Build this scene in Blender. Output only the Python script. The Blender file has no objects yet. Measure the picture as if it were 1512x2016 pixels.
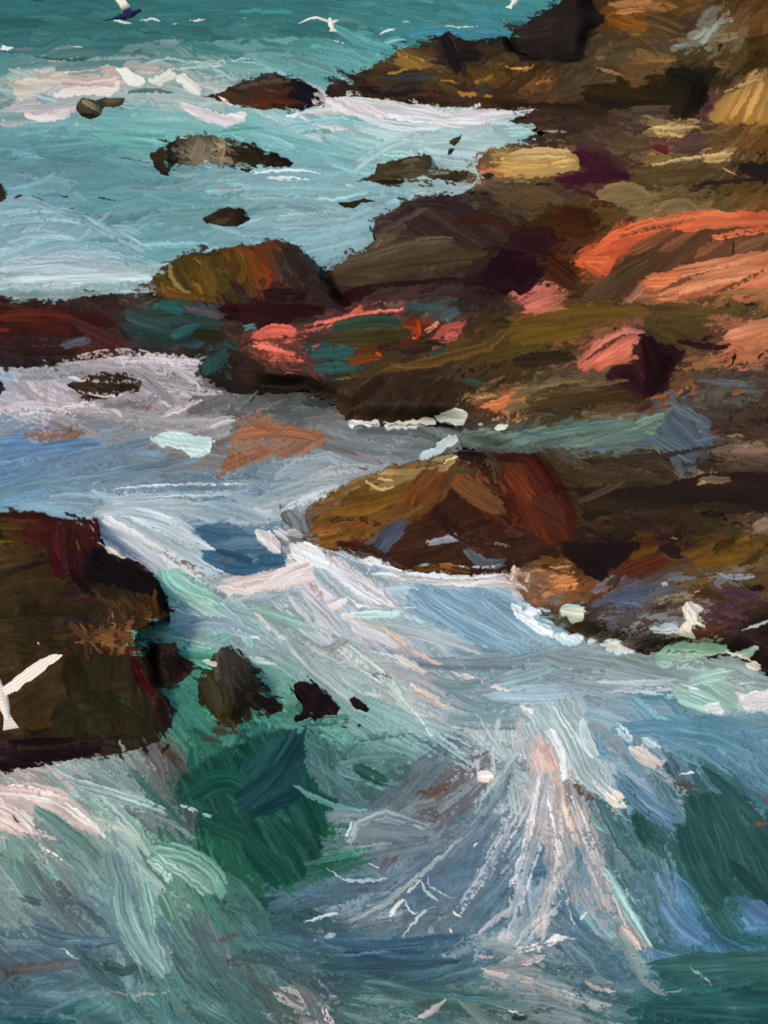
# A rocky coast in thick oil-painted brushwork: every rock, wave and gull a solid of its own.
SUN_E, SKY_E, EXPO = 1.5, 0.15, 0.30
RELIEF, SPEC = 1.7, 0.012
ALB = (1.12, 1.03, 0.88)
WATER = """
10 0 2f6a68 150 2d6a68 350 347270 550 357472 750 3b7c7a 950 3f8280 1050 3f8785 1180 3c7f7c
60 0 2e6664 200 2f6866 400 316a68 600 2f6a66 800 39797a 950 3f8488 1000 3a7f88
100 0 3c7472 200 3a706e 400 3a7270 600 3f7f7c 750 579a9a
130 0 4c8583 200 487f7c 350 5a8683 500 6a9c99 650 5c9a98 720 62a5a3
160 30 8fa79d 100 cbb7ad 200 d2b8ab 300 bdb3a8 400 b0bab2 500 87aeaa 560 80aeac
200 20 6d9694 100 8aa5a5 240 7da3a3 330 82a9a5 400 a9b5b0 460 d8c9c6
220 50 c6b5b2 100 d9c5c2 280 7aa8a7 450 cfc8c6 560 8db8b5 650 e0d4d2 760 dcd3d1 850 cfcfcc 950 d8cfcf
250 50 6ba3a2 200 6aa9a6 300 72b0ab 450 6fb0ac 550 7fb9b5 700 92bdb9 800 adc6c2 900 a9c3bf 1000 9fc0bd
290 30 5e8f95 150 5c9197 250 6aa9a3 600 74adae 700 84b6b5 800 93bab8 900 a6c3c1 1030 9bbbbb
330 50 638e98 150 5f8b93 250 5d8b92 450 86a8aa 600 7aa8ab 680 8ab4b6
370 50 6a96a0 150 5b8b91 250 5d8d92 400 6b969a 550 7fa9ac 650 85aeb0 800 8fb2b3 920 9fb2ae
420 50 7ca3b0 150 6f9ca6 250 5f9297 350 689699 550 84abae 650 88aeb3 720 8aadb4
470 30 8fafb8 120 86a8b3 220 7fa4ad 300 6f9da3 560 88b0b5 650 84adb5 720 8aacb2
520 50 9db7bd 150 a3bbc0 250 9db8be 630 83a9b2
550 50 aec2c4 150 b3c5c7 270 a5bcc1
577 50 7f9896 150 86a2a5 250 8aa5aa
710 20 7d8a90 100 8d9095 200 a59a9e 280 c4b4ba 350 c0b0b5
740 20 9aa3aa 60 b3adb3 130 8f8c8c 300 8a8886 370 9d9696
780 20 bcb3b8 80 c9b9bf 160 b3a5a9 250 96898a 330 b4a8aa 420 5f5b58 550 4b4c4b 640 55595a
810 20 a9a9af 100 a09496 200 96908f 300 a59c9c 400 8d8582 560 5c6060 680 5b5d5a
840 20 7f8c9c 80 8b7f78 180 8b8685 280 8c9091 400 94928f 700 6e7270
870 20 6580a3 100 6c84a0 200 7a8794 280 8b9090 430 7c6a5c 620 7a6f69 700 777d80 800 6c7576 860 70797a
910 20 5f7ba2 100 6681a4 200 677d93 300 707b81 380 77706a 600 77858c 700 8a9196 780 8b9192
950 20 6484a0 100 6b8ca5 200 70899c 300 6c8396 420 647e93 520 7d98a6 620 97a4aa 700 a9aaab
990 20 6f8da0 120 7b9aab 200 8093a0 280 a9b6bb 400 a3b2b8 500 93a9b3 600 9aa5a6
1030 200 93a6b0 260 aebbc3 340 c2c9cd 400 8096a6 450 5d7f9c 520 a9b8bd
1070 230 a9b7c1 300 c3c8cd 370 a0aab1 420 3c5f86 480 41648c 540 b5b5b6 600 6a6a68
1110 330 b3c4c2 400 6d7f8c 460 3a5a80 520 48658a 620 d8c6c3 680 7a8e9b
1150 330 6fae9d 390 7fb5a6 450 c9bab8 520 dcc3bb 580 ccb9b4 650 a3aebb 720 9aa8b4 800 a9b0b2 900 b2b4b2 1000 b7aea8
1190 350 8bbfae 430 a3b9b3 500 8fa6ab 560 9aacb2 650 b9b4b7 740 c9bdbd 800 8ea4b6 880 7f9bb8 960 839dbb 1020 9fb4be
1230 320 6fb19c 400 86a9b0 470 8b9eae 540 87aaa3 620 9aaab0 700 b5b8ba 780 9db4af 860 8ea0b0 950 7c97b7 1020 8ba3bd 1080 6d8799
1270 310 52a18a 400 62aa97 470 8d9ea6 540 8ba89f 620 8f9697 700 a9aeab 780 b9aea8 860 95a4ac 940 859aaf 1010 7b93ac 1090 7d97aa 1180 8e9fa6
1310 380 4b9a83 540 7ba597 620 8b9da0 700 9cb0ab 780 a8a9a6 860 8f9ba3 940 7f909e 1020 7b8e9a 1100 7f8d94 1200 7d868a 1300 7e9394 1350 8bb2a5 1430 7f8f8c
1350 380 3f8a73 560 5fa08c 690 8aa6a6 760 9fb0b0 840 a39f9f 920 7f9aa0 1000 829cab 1080 8a9cab 1200 94a3ae 1300 97a7b3 1370 8db5a8 1450 8aa5ac 1500 8ba0a8
1390 350 3f8a78 560 4b927c 680 74a196 740 8aaea8 820 a3aeaa 880 b3a79d 950 7d97a1 1030 8199a7 1100 8ea4ad 1180 8b9cab 1260 7b92a8 1350 8bb5a8 1430 8aa8ae 1500 b5ada8
1430 350 3d8876 450 3f8873 560 458a78 650 5f9a8a 740 6f9b98 820 8dada7 900 99aeab 980 86a0a8 1060 8fabb0 1130 9fb5b8 1200 7f98ab 1290 6484a5 1380 5d7fa3 1470 6183a3
1470 350 43836f 420 3b7f6b 540 1f5a5b 620 458270 700 4f8580 780 66898c 860 7b939b 940 7f95a0 1020 9fb2b7 1080 bdbcb9 1140 a9bcbf 1200 6f88a3 1260 9aa3a6 1350 5f80a1 1450 5f80a0
1510 30 8f8078 150 8f9a96 230 7b8f8e 280 6b6a68 330 5a4a3a 400 2a6b52 500 1c4f50 570 1f5852 650 4b7c74 720 2f6b58 800 63777f 880 6a7480 960 a9abac 1020 aab4b2 1080 c4b3aa 1150 9db1ae 1200 5f7a9a 1280 8a8f93 1370 5a6f86 1470 5c7b9b
1560 30 c9b2ab 100 c2aca5 180 85a09b 250 7b9a95 310 6b7c80 350 5d5a55 400 1f6148 500 1a4a4a 570 1c5a44 640 4b7273 720 406a66 800 5f6d76 880 695f5c 950 7c8691 1020 9fb0b0 1080 c3afa5 1130 86725f 1190 c3b8a8 1240 6c83a8 1300 62789b 1350 5a6478 1400 2f5d57 1470 567a9a
1610 30 cbb0a8 80 7f9b96 150 c0a9a0 220 8fb3a5 290 6d7a7a 350 3f6d63 420 24594a 500 1c5842 600 1f6144 680 5a6f7c 750 7b8791 820 7b8893 870 65636a 930 727d90 1010 8fa5a5 1060 9a9ba0 1120 c3a08c 1170 74838b 1250 2f625c 1310 5f7598 1370 37605c 1450 2d5c57 1500 5a7598
1660 20 6f948a 80 8d958f 150 7a9a92 220 6a8f87 290 93b8a4 350 3d6b5a 420 226048 500 1f5a44 600 22684a 690 4c9070 750 76828c 830 6f7b88 900 5d6880 970 6f7d94 1040 7d8ba0 1110 bfa597 1160 607a90 1220 5c6f7d 1280 3d6a66 1350 4a6878 1400 2c5c55 1480 2f5f5a
1710 20 6a8f84 80 6d9a8b 150 6f8c86 220 6d8f8d 280 9bb5a9 340 4f8a70 420 2f7050 500 226244 580 1d6140 650 3c6f66 720 5b6c82 800 6d7790 880 59688a 960 6c7b98 1030 4f628c 1090 7f90a4 1150 a99c97 1200 6f9a98 1260 4d707a 1320 6a80a8 1380 2f6058 1450 28574f
1760 20 7a8f88 80 5f6662 130 5f6e6c 200 6a918a 260 6f9690 320 5e9a7c 380 4b8a68 440 3d7a62 510 3a5f60 580 245f48 650 57688a 720 6d7c92 800 5e6a84 870 6d7c84 930 5a6a88 1000 66789a 1060 8a99a5 1130 5c7392 1200 86b0a6 1260 476e74 1330 6373b0 1400 2f5f58 1480 2d5b58
1810 20 5f7480 80 6b7f86 150 647684 220 60837f 270 6f9892 340 5a8a70 410 5f7a78 480 4b7a6c 550 41736a 620 52687a 700 7d8b98 770 6d7784 850 5d6e84 920 62728a 990 8190a0 1060 a4a5a8 1130 54688a 1190 6f8c98 1240 9ba6a4 1300 4f7580 1360 5a72b0 1430 44708a 1500 5f72b0
1860 20 4f6478 100 53687c 180 56687c 240 6b8a88 300 648c87 370 5a6a6e 440 54656a 510 47786e 580 456f76 650 4b6078 720 465c76 800 42587a 880 48607c 950 566c88 1010 8a95a0 1070 c4aea4 1130 66788e 1190 56727f 1240 a9a29b 1300 4a7078 1370 5570a8 1430 3c6a78 1490 4a68a0
1910 20 4f5a62 60 58544e 100 4c6068 180 536a78 240 4a6a6a 300 5f807c 370 4f6e70 440 50686a 510 4a746c 580 40646a 650 3f5668 720 3f5468 800 44606e 880 4a6a74 950 5d7c82 1020 a79a97 1080 7a8a90 1140 4d6c78 1200 4a5f88 1260 48707c 1330 3c6a70 1400 2f6664 1480 2c6864
1960 20 4c6a78 100 536a80 180 57707c 240 4c7474 310 4f7a78 380 4a7470 450 4b706c 520 43625f 580 47585a 640 8a8580 700 3f5f60 780 3d6a68 860 4a6a68 940 4f7a78 1020 6d8384 1080 8d9390 1150 6a8690 1220 5d6f78 1290 3a6464 1360 2f6a66 1440 246660 1500 2a6860
2005 20 2f6664 100 3a6670 180 4a7478 260 4a7876 340 4a7874 420 4a7672 500 456e6a 580 52625e 650 b3a59f 720 3a605e 800 6d8484 880 3f6664 960 3f5f5a 1020 6f807c 1080 5d6a66 1150 7a8686 1230 3f6a6a 1300 23605c 1400 205c58 1500 2a6460
"""
ROCK = """
10 1100 2b2420 1180 4a3a22 1240 8a5c30 1280 9a6a40 1350 6d5028 1450 54401f 1500 5f4525
45 1020 332b26 1080 2b2522 1150 2c2521 1200 704a20 1250 7a4f22 1300 5c4526 1350 4b3a28 1400 7d7a70 1450 6a5238 1500 6a4a28
80 780 453828 820 40352a 880 332a26 950 2e2824 1020 3a3026 1080 241f1f 1150 4a3f30 1200 5b4a32 1250 54442c 1310 5a4f3a 1380 8b8d82 1440 6f5f42 1500 4a3818
120 750 4a3a26 810 8a6a3a 840 5d4a2c 900 2b2522 960 3a3024 1020 5a4428 1090 3e3428 1150 4f4330 1220 5f5038 1290 7a5c38 1350 4a3e28 1420 55422a 1490 3f3216
155 480 3a2f29 540 4a3c34 580 1e1a22 650 3a2f27 700 33281f 740 4a3a26 800 2f2a26 880 4a3c28 960 5d4522 1000 42331f 1070 8a6236 1120 4f4330 1180 4a3e2a 1240 6a5034 1300 3a3118 1350 211d18 1420 2a2418 1460 6a5438 1500 a98a5a
190 480 3a2a22 540 4a2a1e 600 1c1823 650 33261f 720 33241d 780 2c211f 850 3a2a1f 930 3a2f24 1000 38291e 1060 4f3a28 1130 4a3826 1200 35290f 1270 2f2713 1340 231f18 1390 4a3a30 1430 a98450 1490 b28c54
210 175 4a4438 195 6d6450 225 5a5040
225 1060 3a2c24 1120 332620 1200 3a2c1a 1250 4a3d34 1310 4a3c34 1350 262118 1390 5a3f40 1430 94713f 1500 a07c48
255 1060 43322a 1130 3f322a 1200 4c3c34 1260 4f4036 1310 b39a6a 1350 a88f5c 1400 5c4a30 1460 5a4528 1500 5f4a28
275 895 3a3526
285 1070 3a2c26 1130 4a3a30 1200 55463a 1260 5f4f36 1310 5a2f2c 1360 5a4644 1420 6a4f30 1490 80572c
305 330 2f2a20 400 7a7464 500 29251a 540 25211a
310 960 8a7050 1000 c2a066 1080 c0a068 1130 8a6f48 1160 42222c 1240 4a382a 1290 8a7448 1350 705f40 1420 b49a68 1450 7a6038 1490 3a2c20
340 770 3f3a28 830 565040 880 3a3526 960 a06a50 1010 b8945a 1080 a98a54 1140 5a3f38 1180 3f1f2b 1240 44242a 1290 5f4e34 1350 5c4a30 1420 52432b 1480 27201f 1510 241d1d
365 940 6f6455 1000 4f4434 1080 55452c 1130 3f2328 1200 5a3a30 1260 5c4c30 1320 554428 1400 3a2f22 1480 5a4524
390 0 3a3020 700 2f2a1c 820 4a3d3a 880 42353a 940 4a3f30 1010 5a4a30 1080 5a4a30 1150 5f5034 1210 8a7450 1260 86704c 1330 6d5c38 1400 66532f 1480 6a4f26
425 440 332a20 780 4a3e3c 850 34282a 920 33272a 1000 46382a 1060 4c3a26 1110 3f2414 1160 43250f 1220 5a4428 1290 857148 1350 7d6844 1420 6a5434 1490 6a4a28
450 760 453938 830 3a2c2a 900 33221f 970 40281f 1040 33211f 1100 40230f 1160 44301c 1230 8a5030 1290 d8663f 1350 e06b42 1420 e0714a 1490 d86d48
480 760 5a4d3c 830 4a3d32 900 40342a 970 3a2820 1030 2c1720 1100 301a1c 1150 5a3422 1190 df6a42 1240 c0623c 1300 8a5c3c 1380 a8643f 1450 8f6040 1500 a86a48
515 700 56493c 760 4f4438 830 4a3d2c 900 4a3c28 960 38231e 1020 240f1a 1080 3f2416 1130 5a2f18 1170 dd6a44 1210 8a4f30 1280 5a4226 1350 a0623f 1420 c4734a 1490 d07c54
550 350 4a3f1c 420 4a3f1a 480 4a3218 520 7a3a16 560 332a28 620 33261f 680 4a3c30 750 42362c 830 40332a 900 3a2c24 960 2c1a1c 1020 220f18 1080 4a2c18 1130 452b16 1180 4f3a26 1240 4a3a26 1280 c06a48 1340 d5835a 1420 d88a62 1490 cf7d55
580 320 5a4526 380 5f4418 450 3f3318 520 33211f 580 2a2020 640 3a2c26 690 230f18 750 3f2e2a 830 3a2a26 900 38282a 970 33201f 1040 b86a58 1090 a86a54 1140 44331f 1210 43331f 1260 8a5a44 1300 a86a4c 1380 7a5c38 1450 8a5f40 1500 a0684a
610 30 3a2622 120 362826 200 382a28 280 3f3a38 330 2c5a5c 400 4a4a50 460 331a20 530 241319 600 33251f 670 4f3430 720 6a403a 780 5a4440 840 4a4a4a 890 425052 950 2f2423 1000 4a3a26 1060 d8766a 1110 a86a50 1170 5f4a22 1230 5a4626 1300 5a4826 1380 5a4a28 1450 54452a 1500 5f4a30
645 30 42201b 120 3c1f1c 180 382222 250 33403f 300 2c4444 360 2f5656 420 2f2f24 480 4a302c 540 7a443c 620 4f3a36 700 4a3a34 750 3f4a34 810 8a3a20 880 b85f50 930 4a302a 980 44361f 1040 6a5222 1100 64501f 1170 5f4b22 1230 96604a 1290 54462a 1370 58472a 1440 a86a4c 1500 bf7856
680 30 33201f 110 3a2624 180 4a2624 240 402a2a 320 2c3030 380 2f2a28 440 24443f 490 4a302c 550 8a4a40 610 4f3634 660 2f5454 720 5f3a1c 780 33261f 850 2f2419 920 4a3a20 980 584522 1040 5c4a22 1100 54421f 1160 b06a52 1220 d27c6c 1270 33171b 1330 4a3826 1400 4a2f26 1460 b56f50 1500 c07a58
710 20 30262a 120 33282a 420 28403e 480 2a211f 560 7a4238 600 4f3430 650 2f4a4c 700 3a3a2a 760 4a3a28 830 443523 900 4a3b24 970 4a3a22 1040 3a2e1c 1100 3f311f 1160 8a5a48 1220 8a5244 1270 2a161a 1320 33201f 1370 7a5a3a 1430 5a4a34 1470 c27654 1505 50402e
745 0 3a3030 200 3a3026 450 22201f 520 241d1a 590 44302a 650 2a2624 720 3a2c22 790 33271f 860 33281d 930 3c3026 1000 403222 1060 5a5038 1120 6a5a44 1180 60503a 1240 3a2823 1290 2c181b 1340 6f5538 1400 54463a 1450 4f4a46 1500 50463c
780 200 33291f 700 3a2c22 770 33271f 840 30241b 910 30261c 960 8a7048 1000 c07a56 1040 7a6a48 1100 4f3f28 1170 4a3a24 1240 44301f 1290 3a2620 1330 8a5f40 1390 55524c 1450 55544f 1500 463a30
815 780 2f2620 860 2a231e 930 3a2f23 1000 483a26 1080 463824 1160 483924 1230 5f4a34 1290 6a5638 1350 4f5458 1420 4a3d32 1490 40342a
850 920 4c5250 990 4a4c48 1060 5a6862 1130 62776e 1200 6d877b 1270 7a9a88 1320 5c6a70 1370 52606a 1430 44362c 1490 4c3a30
880 920 56605e 990 4e5856 1050 5c6c6a 1110 4a4238 1170 5f6f6a 1230 5c625a 1290 566068 1340 52606c 1390 4a4642 1440 7a6658 1500 6a584c
915 830 7a6a4a 900 4a3322 960 33241c 1030 4a2a1c 1090 3a2e20 1160 3f3424 1230 3a3022 1290 42392c 1350 403428 1410 33291f 1470 50443a
950 720 8a7450 780 7a5c2c 840 6a4220 890 5f4a2a 940 6a3f22 990 5a4a30 1050 5a2a1a 1090 43201a 1140 3f3324 1210 4a3d30 1280 3a3024 1340 42362a 1390 806a58 1440 6d5a4c 1500 3a2e28
990 620 6a5236 680 6a4a20 740 6f5226 800 6a4a24 860 5a3a20 920 4a2a1a 980 5f3a20 1040 5a2618 1090 45201a 1140 3f3226 1210 423626 1280 2f2620 1350 332a1f 1420 3a2f22 1490 33281f
1030 600 6a5648 660 7a4a24 720 74501f 770 5a5048 830 4a2a18 890 33201c 950 4a2a1e 1010 44221a 1070 4a241a 1120 44261c 1180 403222 1250 33281f 1310 3a2a1f 1380 3a2f20 1450 453824 1500 6a564c
1070 640 7a5430 700 5a3a1e 760 46506a 820 33201a 880 4a4448 940 3a2620 1000 4a4448 1060 3f2a22 1120 2a1d1c 1180 241a1c 1240 33241a 1280 5a3a18 1330 2c201f 1400 4a381c 1460 6a4a1c 1510 4c3c24
1100 740 3f3a3c 800 4a3322 860 3a251a 920 4a4a52 980 3f3a3c 1050 6a5232 1110 5a3a1c 1160 231919 1210 241a19 1260 4a2a1c 1330 4a3324 1390 6a4c1f 1440 5f4a2a 1490 5c4a30
1130 800 5a4a3a 870 4f3620 940 5a3f26 1000 a08a80 1050 8a6a54 1110 b07a54 1160 5a3c24 1220 54331c 1270 4a2a20 1320 5a4a44 1380 6a4f26 1430 6a7078 1490 54442a
1165 1060 7a5f4c 1110 b0764c 1160 7a5230 1210 545c74 1260 5a5f74 1310 6a6a74 1370 5a4420 1430 5a4440 1500 4a3828
1200 1060 4a3f38 1110 6d6f6e 1150 3a322a 1210 50566a 1260 4a4a54 1310 50443f 1370 8a7f70 1430 4a3440 1500 33261f
1240 1080 54585a 1150 33291f 1210 3f3226 1260 3a302a 1310 7a8690 1360 a8a898 1410 4a3224 1470 2c201c
1275 1190 7a9cb0 1230 54504c 1300 33282a 1370 33282a 1440 2a1f1f 1500 241b1c
1310 1480 2a201f 1510 241a1a
1022 20 3f2e1c 80 3a1a18 150 40201c 185 3f1519
1055 20 4a3a1c 60 3f2418 120 3a1e16 170 2f1a16
1098 20 42341f 70 3f301e 110 3a141a 150 2c1516 200 1c1515
1142 20 3a2e1c 70 42341f 120 301519 180 1f1515 240 201817 280 221a18
1180 20 42341f 80 40331f 130 3a2c1d 190 2a1e1a 250 30241c 300 4a3418 320 1a1416
1221 20 32291a 80 2c2619 140 2a2420 200 2a2218 260 3a2c18 300 4a3618
1260 20 332a18 80 2f2718 150 332918 190 7a5230 220 96663c 255 6a4a28
1301 20 3a2c1a 90 3f2f1c 140 30251a 180 2a2216 230 3f2c1c 270 3f1a1c 320 241b1c 350 2f2422 420 3a3634 460 3a3838
1350 30 3f2e1c 90 44321e 150 2f2416 210 2a2116 260 33191a 290 380f16 330 3a3320 430 30301f 480 33302a
1390 30 332818 90 33291a 150 2a2517 210 272217 265 331c1a 300 241c1c 440 33301f 480 2f2a1c 520 241a19 620 221718 600 1f1616 710 211819
1433 30 35281b 90 3a2c1a 150 272016 220 2c2619 290 26221c
1464 20 241719 90 231a18 170 262019 250 2a241c 320 2f2a20
1490 20 1f1417 100 241619 180 3a3028 260 55504a
"""  # rock tones include painted sunlit faces and shaded sides
WANG = """500 20 0 100 160 -5 460 220 20 700 210 22 850 240 5 100 350 -3 300 450 -8 60 500 -12 200 525 3 550 400 0 700 480 -15 300 250 5 1000 250 0
100 780 25 250 740 10 60 880 -20 200 900 -22 350 950 -5 500 960 0 650 980 -20 700 880 20 550 780 -25 260 1040 35 340 1080 38 450 1030 0 480 1110 -5 520 1150 -12 640 1150 48 700 1180 50 400 1180 15 350 1250 12 560 1230 28 650 1270 35 800 1150 5 900 1200 30 1000 1240 32 750 1300 35 860 1340 30 950 1290 0 1000 1330 -5 1200 1330 0 1100 1280 0 1250 1360 5 700 1400 38 600 1330 30 900 1400 30 1000 1380 -15 1100 1420 30 1300 1430 20 1450 1420 15 1150 1480 60 1060 1480 50
100 1560 25 180 1600 35 260 1650 40 150 1680 50 250 1800 75 60 1760 60 100 1850 25 300 1880 55 350 1950 50 450 1850 60 100 1960 -20 480 1700 70 400 1500 70 540 1500 -60 600 1600 60 680 1680 -25 750 1640 5 850 1560 -40 900 1600 -30 970 1580 -50 900 1700 -38 800 1750 -25 700 1800 -15 650 1850 -5 800 1900 -5 950 1850 -20 1000 1700 -60 1050 1780 -55 1100 1620 65 1080 1550 80 1020 1540 85 1200 1750 62 1250 1850 65 1300 1700 65 1350 1800 68 1430 1650 65 1480 1780 45 1250 1600 60 1350 1560 55 1480 1560 40 1150 1850 50 1100 1900 20 1000 1950 10 1250 1920 -5 1400 1900 0 1450 1980 0 800 1980 25 600 1970 50 700 1960 20"""
RANG = """900 110 20 700 160 10 530 180 5 1050 80 -30 1120 40 -40 1250 30 10 1300 60 20 1390 60 -50 1100 150 -30 1470 200 -60 1340 255 3 1050 320 0 1180 330 40 1380 320 -15 1220 390 -10 1480 300 -40 850 420 -30 800 480 -25 900 500 -20 1000 470 20 1250 450 -20 1350 470 -45 1450 470 -30 1200 520 -45 1350 550 -15 1450 540 -20 1100 600 0 1300 620 3 1050 650 -8 1200 690 -40 1280 700 35 1300 760 -40 1450 650 -10 950 700 -35 850 680 -20 800 780 -50 1000 800 -15 1150 780 -8 1200 850 -10 1350 860 60 1200 930 5 1350 950 20 1450 900 -10 1300 1000 -5 450 550 70 600 550 55 550 660 -15 700 610 -15 600 730 30 50 630 3 200 660 30 350 640 -25 440 720 40 860 960 -65 960 970 50 1060 960 65 1080 1020 60 720 970 -20 700 1040 -10 800 1060 -20 950 1080 10 1150 1080 15 1230 1110 -40 1380 1100 -20 1200 1170 -25 1300 1200 -10 1400 1200 20 1450 1260 -30 50 1050 0 150 1070 85 250 1150 30 60 1150 -15 100 1250 0 250 1250 80 200 1330 85 280 1340 80 80 1400 -30 200 1420 0 100 1480 0 450 1320 80 440 1380 75 320 1300 50 620 1370 45 400 300 15 450 430 0 800 340 0 180 215 20"""
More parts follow.
